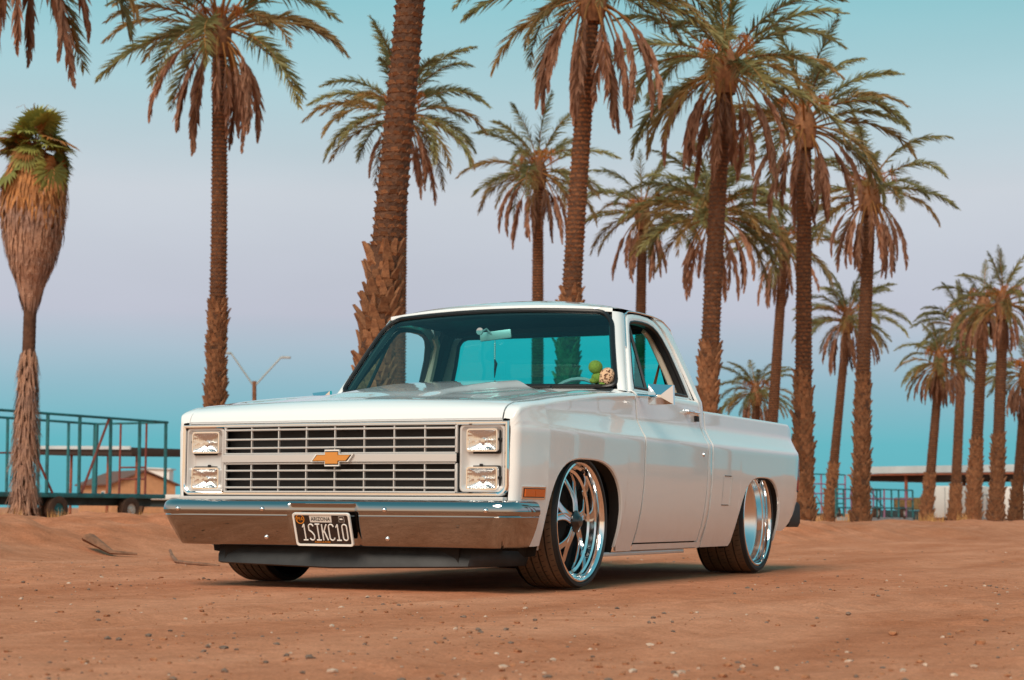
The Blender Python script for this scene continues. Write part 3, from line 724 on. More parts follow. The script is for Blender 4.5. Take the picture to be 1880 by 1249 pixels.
# front bumper -----------------------------------------------------
bpth = []
for x in sorted(set([round(-.875+1.75*k/40, 4) for k in range(41)]+[s_*v for s_ in (1, -1) for v in (.163, .168, .173, .178, .183, .188, .193, .198, .203)])):
    bpth.append((x, -.165+.042*(x/.875)**2))
def corner(s):
    pts = []
    for k in range(1, 9):
        t = k/8*pi/2*.93; pts.append((s*(.875+.118*math.sin(t)), -.123+.115*(1-math.cos(t))))
    pts += [(s*.997, .06), (s*.997, .12), (s*.997, .165)]
    return pts
bpth = corner(-1)[::-1]+bpth+corner(1)
bp = [Vector((a, b, 0)) for a, b in bpth]
bprof = [(.428, .105), (.430, .075), (.4295, .05), (.426, .030), (.4195, .016), (.410, .007), (.398, .0028), (.384, .0006), (.372, .0), (.364, .0015), (.360, .0055), (.356, .0062), (.350, .0050), (.346, .0085), (.340, .0090), (.30, .020), (.26, .035), (.225, .051), (.213, .058), (.207, .066), (.205, .080)]
nrm = []
for k in range(len(bp)):
    t = (bp[min(k+1, len(bp)-1)]-bp[max(k-1, 0)]).normalized(); nrm.append(Vector((-t.y, t.x, 0)))     # towards the truck
fb = MB(); R = []
for p, nn in zip(bp, nrm):
    rec = .012*(1-sstep(.165, .20, abs(p.x))); crn = 1+1.0*math.exp(-((abs(p.x)-.955)/.06)**2)*(1-sstep(-.06, .1, p.y))
    q = []
    for z, d in bprof:
        dd = (d*crn if z < .36 else d)+(rec if z < .405 else rec*.2 if z < .42 else 0)
        q.append((p.x+nn.x*dd, p.y+nn.y*dd, z))
    R.append(q)
fb.grid(R); bumper = fb.build('front_bumper', M['bumper'], truck, ang=50)
def bump_pt(x, z):
    y = -.165+.042*(x/.875)**2; zs_ = [a for a, b in bprof][::-1]; ds = [b for a, b in bprof][::-1]
    return y+interp(z, zs_, ds)
bolt = MB().lathe([(0, -.012), (.006, -.0115), (.010, -.008), (.0125, -.002), (.013, .004)], 14, 'Y').mesh('bumper_bolt', M['chrome'])
for x, z in ((-.849, .381), (-.337, .381), (.337, .381), (.849, .381), (-.334, .245), (.334, .245)):
    link('bumper_bolt', bolt, bumper, (x, bump_pt(x, z), z))
# air dam
dp = [(-.80, .45), (-.745, .12), (-.70, .0), (-.55, -.045), (0, -.075), (.55, -.045), (.70, .0), (.745, .12), (.80, .45)]
ad_ = MB(); ad_.grid([[(x*.985, y+.06, .215), (x, y+.05, .20), (x*1.0, y+.02, .155), (x*.99, y+.010, .105+.02*abs(x)), (x*.985, y+.03, .098+.02*abs(x))] for x, y in dp])
ad_.build('air_dam', M['satin'], truck, ang=50)
MB().box((0, .10, .17), (1.3, .2, .08)).build('lower_brace', M['under'], truck, smooth=False)

# grille -----------------------------------------------------------
def gyb(x): return -.030-.026*(1-(x/.644)**2)
grille = empty('grille', (0, 0, 0), 0, truck)
def hbar(x0, x1, z, h, dep, dy=0.0, n=16):
    mb = MB(); R = []
    for k in range(n+1):
        x = x0+(x1-x0)*k/n; y = gyb(x)+dy
        R.append([(x, y+dep, z+h/2), (x, y+.003, z+h/2), (x, y, z+h/2-.003), (x, y, z-h/2+.003), (x, y+.003, z-h/2), (x, y+dep, z-h/2)])
    mb.grid(R); return mb
for z in (.7705, .7235, .681, .5695, .5275, .487): hbar(-.640, .640, z, .0095, .020).build('grille_bar', M['argent'], grille, ang=40)
for z, h in ((.789, .008), (.653, .008), (.604, .008), (.466, .009)): hbar(-.644, .644, z, h, .022, -.002).build('grille_rail', M['argent'], grille, ang=40)
hbar(-.652, .652, .629, .040, .03, -.008).build('centre_bar', M['argent'], grille, ang=40)
for kx in range(9):
    x = -.644+.161*kx
    for z0, z1 in ((.653, .789), (.466, .604)):
        e = kx in (0, 8)
        MB().box((x, gyb(x)+.012, (z0+z1)/2), (.012 if e else .006, .016, z1-z0), bev=.002).build('grille_upright', M['argent'], grille)
MB().grid([[(x, gyb(x)+.075, z) for x in lin(-.66, .66, 8)] for z in (.45, .80)]).build('grille_backing', M['black'], grille)
# radiator support hints behind the bars
# emblem
def bow(s):
    return [(-.118*s-.0, -.019*s), (-.040*s, -.019*s), (-.040*s, -.040*s), (.036*s+.004, -.040*s), (.036*s+.004, -.019*s), (.090*s, -.019*s), (.118*s, .019*s), (.040*s, .019*s), (.040*s, .040*s), (-.036*s-.004, .040*s), (-.036*s-.004, .019*s), (-.090*s, .019*s)]
ye = gyb(0)-.008
em = MB().prism([(a, b+.6295) for a, b in bow(1.0)], ye-.014, ye, 'Y').build('emblem', M['white_enamel'], grille, smooth=False)
MB().prism([(a*.93, b*.82+.6295) for a, b in bow(1.0)], ye-.0155, ye-.010, 'Y').build('emblem_border', M['ink'], em, smooth=False)
MB().prism([(a*.875, b*.70+.6295) for a, b in bow(1.0)], ye-.019, ye-.011, 'Y').build('emblem_face', M['gold'], em, smooth=False)
# chrome surround
def rrect(x0, x1, z0, z1, r, n=6, sharp_top=False):
    pts = []
    for cx, cz, a0, rr in ((x1-r, z0+r, -pi/2, r), (x1-r, z1-r, 0, r), (x0+r, z1-r, pi/2, r), (x0+r, z0+r, pi, r)):
        if sharp_top and cz > (z0+z1)/2:
            pts.append((x1 if cx > (x0+x1)/2 else x0, z1)); continue
        for k in range(n+1):
            a = a0+pi/2*k/n; pts.append((cx+rr*math.cos(a), cz+rr*math.sin(a)))
    return pts
def inset(poly, cx, cz, dx, dz, hx_, hz_): return [(cx+(a-cx)*(hx_-dx)/hx_, cz+(b-cz)*(hz_-dz)/hz_) for a, b in poly]
ol = rrect(-.910, .910, .4465, .803, .05, 6, True)
def dens(poly, n):
    out = []
    for k in range(len(poly)):
        a, b = poly[k], poly[(k+1) % len(poly)]; L = math.hypot(a[0]-b[0], a[1]-b[1]); m = max(1, int(L/.08))
        out += [(a[0]+(b[0]-a[0])*i/m, a[1]+(b[1]-a[1])*i/m) for i in range(m)]
    return out
ol = dens(ol, 1)
def ysur(x): return -.004-.030*(1-(x/.91)**2)
sur = MB(); secs = [(0, .02), (.001, -.004), (.006, -.011), (.014, -.011), (.019, -.006), (.021, .025)]
R = []
for a, b in ol:
    q = []
    for ins, dy in secs:
        aa = a*(.910-ins)/.910; bb = .62475+(b-.62475)*(.17825-ins)/.17825
        q.append((aa, ysur(aa)+dy, bb))
    R.append(q)
sur.grid(R, closeu=True); sur.build('grille_surround', M['chrome'], truck, ang=40)
blk = MB(); blk.grid([[(x, .06, z) for x in (-.91, .91)] for z in (.42, .81)]); blk.build('front_panel', M['under'], truck, smooth=False)
MB().box((0, -.0, .436), (1.80, .10, .016), bev=.004).build('filler_panel', M['argent'], truck)
# headlamp bezels and lamps
for sx in (1, -1):
    bzr = MB(); x0, x1, z0, z1 = .658, .888, .468, .786; cx, cz = (x0+x1)/2, (z0+z1)/2; hxw, hzw = (x1-x0)/2, (z1-z0)/2
    yo = lambda x: ysur(x)+.004
    po = rrect(x0, x1, z0, z1, .022, 5)
    R = []
    for a, b in po:
        q = []
        for ins, dy in ((0, .03), (0, .001), (.003, -.002), (.010, -.002), (.016, .006), (.026, .022), (.034, .027)):
            aa = cx+(a-cx)*(hxw-ins)/hxw; bb = cz+(b-cz)*(hzw-ins)/hzw
            q.append((sx*aa, yo(aa)+dy, bb))
        R.append(q)
    bzr.grid(R, closeu=True)
    pi_ = [R[k][-1] for k in range(len(R))]
    bzr.add(pi_, [tuple(range(len(pi_)))])
    bez = bzr.build('headlight_bezel', M['argent'], truck, ang=35)
    for zc in (.712, .532):
        hxc = .771
        hr = empty('headlight', (sx*hxc, 0, zc), 0, truck)
        ypan = yo(hxc)+.027
        gas = rrect(-.0885, .0885, -.064, .061, .014, 4)
        MB().prism([(a, b) for a, b in gas], ypan-.003, ypan+.01, 'Y').build('lamp_recess', M['black'], hr, smooth=False)
        ro = rrect(-.082, .082, -.055, .055, .014, 5); ri = rrect(-.074, .074, -.047, .047, .010, 5)
        R = [[(a, ypan-.003, b), (a, ypan-.026, b), (a*.985, ypan-.029, b*.985), (c, ypan-.029, d), (c, ypan-.024, d)] for (a, b), (c, d) in zip(ro, ri)]
        MB().grid(R, closeu=True).build('retaining_ring', M['chrome'], hr, ang=30)
        # dished reflector
        R = []
        for kk, (a, b) in enumerate(ri):
            R.append([(a*s, ypan-.026+.021*(1-s**2), b*s) for s in (1, .94, .85, .7, .55, .4, .25, .12, .02)])
        MB().grid(R, closeu=True).build('reflector', M['reflector'], hr, ang=25)
        MB().lathe([(0, -.0125), (.012, -.012), (.016, -.006), (.014, .015)], 12, 'Y', (0, ypan-.008, -.004)).build('bulb_shield', M['chrome'], hr)
        # lens glass
        gl = MB(); gl.grid([[(a*s, ypan-.0275-.004*(1-s*s), b*s) for s in (1, .7, .4, .1, .01)] for a, b in ri], closeu=True); gl.build('lens', M['lampglass'], hr, ang=80)
        MB().box((-.012*sx, ypan-.008, .064), (.014, .012, .010), bev=.002).build('aim_screw', M['black'], hr)
        MB().box((sx*.090, ypan-.008, .004), (.010, .012, .012), bev=.002).build('aim_screw', M['black'], hr)

# licence plate ----------------------------------------------------
TILT = math.atan2(.052, .150)
lp = empty('license_plate', (.012, -.168, .2865), 0, truck); lp.rotation_euler = (TILT, 0, 0)
# local: x right, z up, -y out of the plate
MB().prism(rrect(-.150, .150, -.076, .076, .012, 5), -.002, .004, 'Y').build('plate_base', M['plate'], lp, smooth=False)
fo_, fi_ = rrect(-.157, .157, -.083, .083, .014, 5), rrect(-.147, .147, -.073, .073, .010, 5)
MB().grid([[(a, .004, b), (a, -.006, b), (a*.99, -.0075, b*.985), (c, -.006, d), (c, -.001, d)] for (a, b), (c, d) in zip(fo_, fi_)], closeu=True).build('plate_frame', M['white_enamel'], lp, ang=30)
MB().prism([(-.064, .036), (.054, .036), (.056, .073), (-.066, .073)], -.0028, -.001, 'Y').build('state_panel', M['plate_light'], lp, smooth=False)
def text(s, size, x, z, mt_, name, sxx=1.0, parent=None, y=-.0036, ext=.0006):
    cu = bpy.data.curves.new(name, 'FONT'); cu.body = s; cu.size = size; cu.align_x = 'CENTER'; cu.align_y = 'CENTER'; cu.extrude = ext; cu.resolution_u = 2
    o = bpy.data.objects.new(name, cu); COL.objects.link(o); dg = bpy.context.evaluated_depsgraph_get(); me = bpy.data.meshes.new_from_object(o.evaluated_get(dg)); bpy.data.objects.remove(o)
    for v in me.vertices: v.co = Vector((x+v.co.x*sxx, y-v.co.z, z+v.co.y))
    me.materials.clear(); me.materials.append(M[mt_]); return link(name, me, parent)
text('ARIZONA', .0275, -.005, .0525, 'ink', 'state_name', .86, lp)
text('FFA', .026, -.118, .052, 'orange_ink', 'club_letters', .8, lp)
MB().lathe([(.024, -.0025), (.024, -.0034), (.020, -.0034), (.020, -.0025)], 20, 'Y', (-.118, 0, .052)).build('club_ring', M['orange_ink'], lp)
text('AGRICULTURE', .0115, -.012, -.063, 'orange_ink', 'motto', 1.15, lp)
MB().prism(rrect(.094, .124, .038, .066, .002, 2), -.0028, -.001, 'Y').build('sticker_box', M['plate_light'], lp, smooth=False)
MB().prism(rrect(.0955, .1225, .0395, .0645, .002, 2), -.0033, -.001, 'Y').build('sticker_dark', M['plate'], lp, smooth=False)
MB().prism([(.100, .050), (.116, .049), (.116, .056), (.100, .057)], -.0038, -.001, 'Y').build('year_sticker', M['white_enamel'], lp, smooth=False)
def arc(cx, cz, rx, rz, a0, a1, n=8): return [(cx+rx*math.cos(math.radians(a0+(a1-a0)*k/n)), cz+rz*math.sin(math.radians(a0+(a1-a0)*k/n))) for k in range(n+1)]
w, h = .0125, .040
GL = {'1': [[(-w*.8, h*.62), (0, h)], [(0, h), (0, -h)], [(-w, -h), (w, -h)]],
      'S': [arc(0, h-w*1.0, w, w, 10, 180)+[(-w, h*.38)]+arc(0, h*.30, w, h*.28, 190, 230, 3)[0:1]+[(w*.2, -.001), (w, -h*.38)]+arc(0, -h+w, w, w, 0, -170)],
      'I': [[(0, h), (0, -h)], [(-w, -h), (w, -h)], [(-w, h), (w, h)]],
      'K': [[(-w, h), (-w, -h)], [(w, h), (-w*.6, -.002)], [(-w*.25, .006), (w, -h)]],
      'C': [arc(0, h-w, w, w, 0, 180)+arc(0, -h+w, w, w, 180, 360)],
      '0': [arc(0, h-w, w, w, 0, 180)+arc(0, -h+w, w, w, 180, 360)+[(w, h-w)]]}
for k, ch in enumerate('1SIKC10'):
    cx = -.101+.0367*k; mb = MB()
    for st in GL[ch]: mb.tube([(cx+a, -.003, b-.0135) for a, b in st], .0036, 6, flat=1)
    mb.build('plate_character', M['white_enamel'], lp)

# wheels -----------------------------------------------------------
def wheel(x, y, zc, R, rr, width, sx, deep, steer=0.0, spokes=True):
    w = empty('wheel', (sx*x, y, zc), 0, truck); w.rotation_euler = (0, 0, steer)
    o = 0.0                                             # outer face at local x = 0, inwards = -sx
    I = lambda d: -sx*d
    # tyre
    prof = [(rr+.006, I(.012)), (rr+.010, I(.004)), (rr+(R-rr)*.35, I(-.004)), (rr+(R-rr)*.7, I(-.002)), (R-.010, I(.010)), (R-.004, I(.018))]
    tyre = MB(); tyre.lathe(prof, 72, 'X'); 
    tyre.mi = 1
    nr = 5; rw_ = (width-.04)/nr; pr = []
    for k in range(nr):
        a = .018+.002+k*rw_; b = a+rw_-.010
        cr = lambda d: R-.006*((d-width/2)/(width/2))**2
        tyre.lathe([(cr(a)-.010, I(a-.0005)), (cr(a), I(a)), (cr((a+b)/2), I((a+b)/2)), (cr(b), I(b)), (cr(b)-.010, I(b+.0005))], 72, 'X')
    tyre.mi = 0; tyre.lathe([(R-.012, I(.012)), (R-.009, I(width/2)), (R-.012, I(width-.012))], 72, 'X')
    tyre.lathe([(R-.004, I(width-.018)), (R-.012, I(width-.01)), (rr+.02, I(width)), (rr+.005, I(width-.01))], 72, 'X')
    to = tyre.build('tyre', [M['sidewall'], M['tyre']], w, ang=35)
    # sipes: shallow cross cuts drawn as thin dark bars sunk into the tread
    sp = MB()
    for k in range(64):
        t = 2*pi*k/64
        for r_ in range(nr):
            a = .020+r_*rw_+.004; b = a+(rw_-.014)*.62
            if r_ % 2: a += (rw_-.014)*.38; b += (rw_-.014)*.3
            c, s = math.cos(t+.02*r_), math.sin(t+.02*r_); rad = R-.0016; d = .0016
            tv = Vector((0, -s, c))*d; rv = Vector((0, c, s))
            sp.add([Vector((I(a), 0, 0))+rv*rad-tv, Vector((I(b), 0, 0))+rv*rad-tv+Vector((0, -s, c))*.006, Vector((I(b), 0, 0))+rv*rad+tv+Vector((0, -s, c))*.006, Vector((I(a), 0, 0))+rv*rad+tv,
                    Vector((I(a), 0, 0))+rv*(rad+.0022)-tv, Vector((I(b), 0, 0))+rv*(rad+.0022)-tv+Vector((0, -s, c))*.006, Vector((I(b), 0, 0))+rv*(rad+.0022)+tv+Vector((0, -s, c))*.006, Vector((I(a), 0, 0))+rv*(rad+.0022)+tv], [(4, 5, 6, 7)])
    sp.build('tread_sipes', M['rubber'], to, smooth=False)
    # rim
    rim = MB()
    if deep: pr = [(rr+.010, I(.014)), (rr+.006, I(.003)), (rr-.002, I(0)), (rr-.008, I(.004)), (rr-.012, I(.016)), (rr-.014, I(.05)), (rr-.020, I(.056)), (rr-.022, I(.09)), (rr-.034, I(.096)), (rr-.11, I(.22)), (.10, I(.235)), (0, I(.235))]
    else: pr = [(rr+.010, I(.014)), (rr+.006, I(.003)), (rr-.002, I(0)), (rr-.008, I(.004)), (rr-.013, I(.014)), (rr-.016, I(.040)), (rr-.026, I(.046)), (rr-.030, I(.072)), (rr-.042, I(.080)), (rr-.046, I(.12)), (rr-.05, I(.20))]
    rim.lathe(pr, 80, 'X'); rim.build('rim', M['alu'] if not deep else M['brushed'], w, ang=30)
    if deep:
        MB().lathe([(rr+.0105, I(.0135)), (rr+.0065, I(.0025)), (rr-.002, I(-.0008)), (rr-.0088, I(.0035)), (rr-.0128, I(.016)), (rr-.0146, I(.05)), (rr-.0206, I(.0555)), (rr-.0226, I(.089))], 80, 'X').build('rim_lip', M['alu'], w, ang=30)
    if not deep: MB().lathe([(rr-.048, I(.17)), (.06, I(.17)), (0, I(.165))], 40, 'X').build('brake_disc', M['under'], w)
    if spokes:
        for k in range(5):
            A0 = 2*pi*k/5+.32
            sm = MB()
            for sgn in (-1, 1):
                R_ = []
                for t in lin(0, 1, 9):
                    r_ = .045+(rr-.045-.045)*t; ang = A0+sgn*(.06+.20*sstep(.25, .9, t)+.30*max(0, .25-t)); wd = .0215-.004*t; dep = .030+.055*t**1.6 if t > .1 else .032
                    dep = interp(t, [0, .3, .8, 1], [.030, .034, .062, .085])
                    c, s = math.cos(ang), math.sin(ang); cen = Vector((I(dep), r_*c, r_*s)); tv = Vector((0, -s, c))
                    R_.append([cen+tv*wd+Vector((I(.030), 0, 0)), cen+tv*wd+Vector((I(.003), 0, 0)), cen+tv*(wd-.004), cen+tv*.002+Vector((I(.002), 0, 0)), cen-tv*(wd-.004), cen-tv*wd+Vector((I(.003), 0, 0)), cen-tv*wd+Vector((I(.030), 0, 0))])
                sm.grid(R_); sm.add(R_[-1], [tuple(range(7))])
            sm.build('spoke', M['spoke'], w, ang=25)
        MB().lathe([(.058, I(.05)), (.056, I(.026)), (.048, I(.022)), (.030, I(.010)), (.026, I(.006)), (0, I(.005))], 32, 'X').build('hub_cap', M['gloss_black'], w, ang=30)
    vs_ = MB(); 
    t = math.radians(62); c, s = math.cos(t), math.sin(t); vs_.box((I(.03), (rr-.024)*c, (rr-.024)*s), (.014, .012, .016), bev=.002); vs_.build('valve_weight', M['black'], w)
    return w
RF, RRW = .334, .345
wheel(.966, .747, RF-.004, RF, .2935, .262, 1, False, steer=-.02)
wheel(.966, .747, RF-.004, RF, .2935, .262, -1, False, steer=-.02)
wheel(.951, 3.732, RRW-.004, RRW, .2915, .330, 1, True, spokes=False)
wheel(.951, 3.732, RRW-.004, RRW, .2915, .330, -1, True, spokes=False)

# interior ---------------------------------------------------------
ds = MB(); R = []
for y, z in ((1.44, 1.03), (1.48, 1.045), (1.56, 1.055), (1.66, 1.050), (1.72, 1.030), (1.745, .99), (1.74, .86)):
    R.append([(x, y+.0*(x**2), z+.008*(1-(x/.8)**2)) for x in lin(-.84, .84, 12)])
ds.grid(R); dash = ds.build('dashboard', M['dark_trim'], truck, ang=50)
ds = MB(); ds.box((.42, 1.70, 1.06), (.44, .12, .05), bev=.02); ds.build('instrument_hood', M['dark_trim'], dash)
sw = MB(); cw = Vector((.44, 1.88, .965)); 
ring = [cw+Vector((.19*math.cos(a), .19*math.sin(a)*.42, .19*math.sin(a)*.90)) for a in [2*pi*k/28 for k in range(28)]]
sw.tube(ring, .012, 8, closed=True); swo = sw.build('steering_wheel', M['greyp'], truck)
hb = MB(); hb.tube([cw+Vector((-.18, 0, 0)), cw+Vector((0, -.03, .0)), cw+Vector((.18, 0, 0))], .012, 6); hb.tube([cw+Vector((0, -.03, 0)), cw+Vector((0, -.07, -.16))], .012, 6); hb.tube([cw, cw+Vector((0, -.25, -.12))], .03, 8); hb.build('wheel_spokes', M['dark_trim'], swo)
st = MB(); st.box((0, 2.46, .93), (1.56, .16, .36), Matrix.Rotation(-.18, 3, 'X'), bev=.05); st.box((0, 2.18, .72), (1.56, .55, .16), bev=.05); st.build('bench_seat', M['seat'], truck)
# inner cab trim: rear header and posts
tr = MB()
for sx in (1, -1):
    tr.tube([(sx*.86, 2.60, 1.04), (sx*.80, 2.585, 1.2), (sx*.72, 2.555, 1.42), (sx*.66, 2.50, 1.49)], .05, 8)
    tr.tube([ws_pt(sx*.985, v)+Vector((-sx*.012, .035, -.015)) for v in lin(0, 1, 8)], .022, 6)
tr.tube([ws_pt(u, .985)+Vector((0, .03, -.01)) for u in lin(-.95, .95, 14)], .028, 6)
tr.tube([(x, 2.58, 1.485) for x in lin(-.66, .66, 6)], .03, 6)
tr.build('cab_trim', M['dark_trim'], truck)
for sx in (-1,):
    MB().tube([(sx*.855, 2.50, 1.05), (sx*.80, 2.485, 1.2), (sx*.745, 2.45, 1.38)], .022, 6).build('pillar_trim', M['cream'], truck)
sb = MB(); sb.grid([[(.74, 2.50, 1.30), (.74, 2.53, 1.30)], [(.72, 2.44, 1.15), (.72, 2.49, 1.15)], [(.70, 2.40, 1.02), (.70, 2.46, 1.02)], [(.68, 2.36, .85), (.68, 2.43, .85)]]); sbo = sb.build('seat_belt', M['belt'], truck)
# rear view mirror
mb = MB(); mc = Vector((.0, 1.775, 1.385)); rot = Matrix.Rotation(-.10, 3, 'Y') @ Matrix.Rotation(.12, 3, 'Z')
mb.box(mc, (.190, .018, .052), rot, bev=.008); rvm = mb.build('rear_view_mirror', M['galv'], truck)
mb = MB(); mb.tube([mc+Vector((-.02, -.005, .0)), mc+Vector((-.045, -.03, .035)), ws_pt(-.06, .72, -.01)], [.007, .006, .008], 8); mb.lathe([(0, -.004), (.020, -.003), (.022, .004), (0, .005)], 14, 'Y', ws_pt(-.065, .735, -.006)); mb.build('mirror_stem', M['greyp'], rvm)
# small black washer nozzle on the cowl
MB().box((.505, 1.375, 1.052), (.035, .03, .016), bev=.004).build('washer_nozzle', M['black'], truck)
for sx, x in ((1, .36), (-1, -.42)):
    wi = MB(); a = ws_pt((x-.0)/.85, -.005, .012); wi.tube([a, ws_pt((x+.40)/.85, .012, .016)], .006, 6); wi.build('wiper', M['black'], truck)

# things inside the cab that are not part of it
pd = empty('mirror_pendant', mc+Vector((.0, -.012, -.03)))
tag(pd, 'beaded charm hanging from the rear-view mirror behind the windshield', 'charm')
cdm = MB().tube([(0, 0, 0), (.002, 0, -.03), (.0, 0, -.06)], .0022, 5).build('cord', M['galv'], pd)
bead = MB().lathe([(0, .006), (.004, .005), (.006, 0), (.004, -.005), (0, -.006)], 8, 'Z').mesh('bead', M['galv'])
for k in range(8): link('bead', bead, pd, (0, 0, -.022-.012*k))
MB().tube([(0, 0, -.11), (.008, 0, -.135), (.003, 0, -.17), (.0, 0, -.215)], [.004, .010, .007, .002], 7).build('tassel', M['black'], pd)
toy = empty('plush_toy', (.735, 1.53, 1.064)); toy.rotation_euler = (0, .35, .3); toy.scale = (.86, .86, .86)
tag(toy, 'small green plush turtle with leopard-print shell sitting on the dashboard', 'plush toy')
def ell(c, r, n=14, m=9):
    mb = MB(); mb.lathe([(max(0, r[0]*math.sin(pi*k/m)), r[2]*math.cos(pi*k/m)) for k in range(m+1)], n, 'Z')
    mb.v = [(x+c[0], y*r[1]/r[0]+c[1], z+c[2]) for x, y, z in mb.v]; return mb
ell((-.055, -.02, .105), (.046, .045, .044)).build('head', M['plush'], toy, ang=180)
ell((-.015, -.01, .045), (.045, .042, .042)).build('body', M['plush'], toy, ang=180)
ell((.034, -.024, .066), (.052, .046, .066)).build('shell', M['leopard'], toy, ang=180)
ell((-.035, -.05, .016), (.026, .022, .016)).build('foot', M['plush'], toy, ang=180)
ell((.03, -.048, .014), (.026, .022, .016)).build('foot', M['plush'], toy, ang=180)
MB().box((.055, -.035, .012), (.03, .003, .015)).build('label_tag', M['white_enamel'], toy)

# ================================================================== palms
def frond_curve(el, droop, L, n=14, power=1.25):
    """points along a frond: start elevation el (deg), total downward turn droop (deg)"""
    p = Vector((0, 0, 0)); pts = [p.copy()]; ang = []
    for k in range(n):
        t = (k+.5)/n; a = math.radians(el-droop*t**power); ang.append(a)
        p = p+Vector((math.cos(a), 0, math.sin(a)))*(L/n); pts.append(p.copy())
    return pts
def make_frond(name, el, droop, L, mats, nl=66, ll=.54, spread=52, vee=14, lw=.034, hang=.42, t0=.20, rad=.024, seed=0, power=1.25, ragged=.12, sway=.10):
    rnd = random.Random(seed); n = 14; pts = frond_curve(el, droop, L, n, power)
    sw_ = rnd.uniform(-1, 1)*sway*L
    pts = [p+Vector((0, sw_*(k/n)**2, 0)) for k, p in enumerate(pts)]
    mb = MB(); mb.mi = 0
    mb.tube(pts, [rad*(1.25-1.1*(k/n)) for k in range(n+1)], 4, cap=False)
    mb.mi = 1
    for k in range(nl):
        t = t0+(1-t0)*(k+.5)/nl; f = t*n; i = min(n-1, int(f)); p = pts[i].lerp(pts[i+1], f-i); tg = (pts[i+1]-pts[i]).normalized()
        side = Vector((0, 1, 0)); side = (side-tg*side.dot(tg)).normalized(); nor = side.cross(tg)
        if nor.z < 0 and abs(el) < 60: nor = -nor
        prof = math.sin(pi*min(1, .16+.84*((t-t0)/(1-t0))**.8))**.55 if t < .999 else .3
        prof = max(.28, prof)
        for s in (-1, 1):
            if rnd.random() < ragged*.5: continue
            sp = math.radians(spread*(1-.45*t)+rnd.uniform(-9, 9)); vv = math.radians(vee+rnd.uniform(-42, 42))
            d = tg*math.cos(sp)+(side*s*math.cos(vv)+nor*math.sin(vv))*math.sin(sp)
            l = ll*prof*rnd.uniform(1-ragged*2, 1.08)
            wv_ = tg.cross(d).normalized().cross(d).normalized()
            wv_ = (nor*rnd.uniform(.2, .9)+tg*rnd.uniform(-.6, .6)+side*rnd.uniform(-.5, .5)); wv_ = (wv_-d*wv_.dot(d)).normalized()
            w = lw*rnd.uniform(.8, 1.2)
            m = p+d*l*.5+Vector((0, 0, -hang*l*.10)); e = p+d*l+Vector((0, 0, -hang*l*.42))
            mb.add([p-wv_*w*.35, p+wv_*w*.35, m+wv_*w*.5, m-wv_*w*.5, e], [(0, 1, 2, 3), (3, 2, 4)])
    return mb.mesh(name, mats, smooth=True, ang=180, fix=False)
GREEN, WARM, DEAD = [], [], []
for k, (el, dr, L) in enumerate(((84, 26, 2.5), (74, 48, 2.7), (64, 70, 2.9), (52, 74, 3.0), (40, 78, 3.05), (27, 74, 3.05), (14, 70, 3.0), (2, 62, 2.95), (-12, 54, 2.9))):
    for v in range(2):
        GREEN.append((el, make_frond('frond', el+v*5, dr+(-1)**v*9, L*(1-.06*v), [M['rachis'], M['frond']], seed=k*10+v)))
for k, (el, dr, L) in enumerate(((30, 80, 2.9), (8, 78, 2.8), (-8, 66, 2.8), (-20, 60, 2.7))):
    for v in range(2): WARM.append((el, make_frond('frond', el+v*6, dr, L, [M['rachis'], M['frond_warm']], seed=100+k*10+v, spread=40, nl=48, hang=.5)))
for k, (el, dr, L) in enumerate(((8, 98, 2.5), (-14, 80, 2.6), (-36, 56, 2.6), (-54, 38, 2.5), (-68, 24, 2.4), (-30, 62, 2.1))):
    for v in range(2): DEAD.append((el, make_frond('dead_frond', el, dr, L, [M['rachis'], M['frond_dead']], seed=200+k*10+v, spread=30, vee=5, nl=58, ll=.36, hang=.9, power=.55, ragged=.25, t0=.30, lw=.062, sway=.04)))
FRUIT = []
for v in range(3):
    mb = MB(); rnd = random.Random(50+v)
    base = frond_curve(80, 70, .75, 6); mb.tube(base, .014, 4, cap=False)
    for k in range(16):
        a = rnd.uniform(-.7, .7); e0 = base[-1]; d = Vector((rnd.uniform(.1, .5), a*.6, rnd.uniform(-.5, .25)))
        mb.tube([e0, e0+d*.32, e0+d*.5+Vector((0, 0, -.22))], [.010, .008, .005], 3, cap=False)
    FRUIT.append(mb.mesh('fruit_stalk', [M['fruit']], fix=False))
# leaf bases ("boots")
def boot_mesh(w, h, out_, tip, name='leaf_base'):
    mb = MB(); # local: x across, y outwards, z up; root at origin
    vs = [(-w*.5, -.02, -h*.25), (w*.5, -.02, -h*.25), (w*.42, out_*.30, h*.05), (-w*.42, out_*.30, h*.05), (-w*.30, out_*.55, h*.45), (w*.30, out_*.55, h*.45), (tip*.5, out_, h), (-tip*.5, out_, h),
          (-w*.38, -.03, h*.30), (w*.38, -.03, h*.30), (tip*.4, out_*.72, h*1.02), (-tip*.4, out_*.72, h*1.02)]
    fs = [(0, 1, 2, 3), (3, 2, 5, 4), (4, 5, 6, 7), (7, 6, 10, 11), (8, 11, 10, 9), (0, 3, 8), (3, 4, 8), (4, 7, 11, 8), (2, 1, 9), (5, 2, 9), (6, 5, 9, 10)]
    mb.add(vs, fs); return mb
BOOTS = [boot_mesh(.20, .13, .055, .10).mesh('leaf_base', M['boot'], smooth=False, fix=False), boot_mesh(.19, .20, .11, .07).mesh('leaf_base', M['boot'], smooth=False, fix=False), boot_mesh(.16, .30, .15, .035).mesh('leaf_base', M['boot'], smooth=False, fix=False), boot_mesh(.18, .24, .10, .05).mesh('leaf_base', M['boot'], smooth=False, fix=False)]
BOOTSRC = [boot_mesh(.20, .13, .055, .10), boot_mesh(.19, .20, .11, .07), boot_mesh(.16, .30, .15, .035), boot_mesh(.18, .24, .10, .05)]
SCALE = boot_mesh(.165, .055, .048, .10)
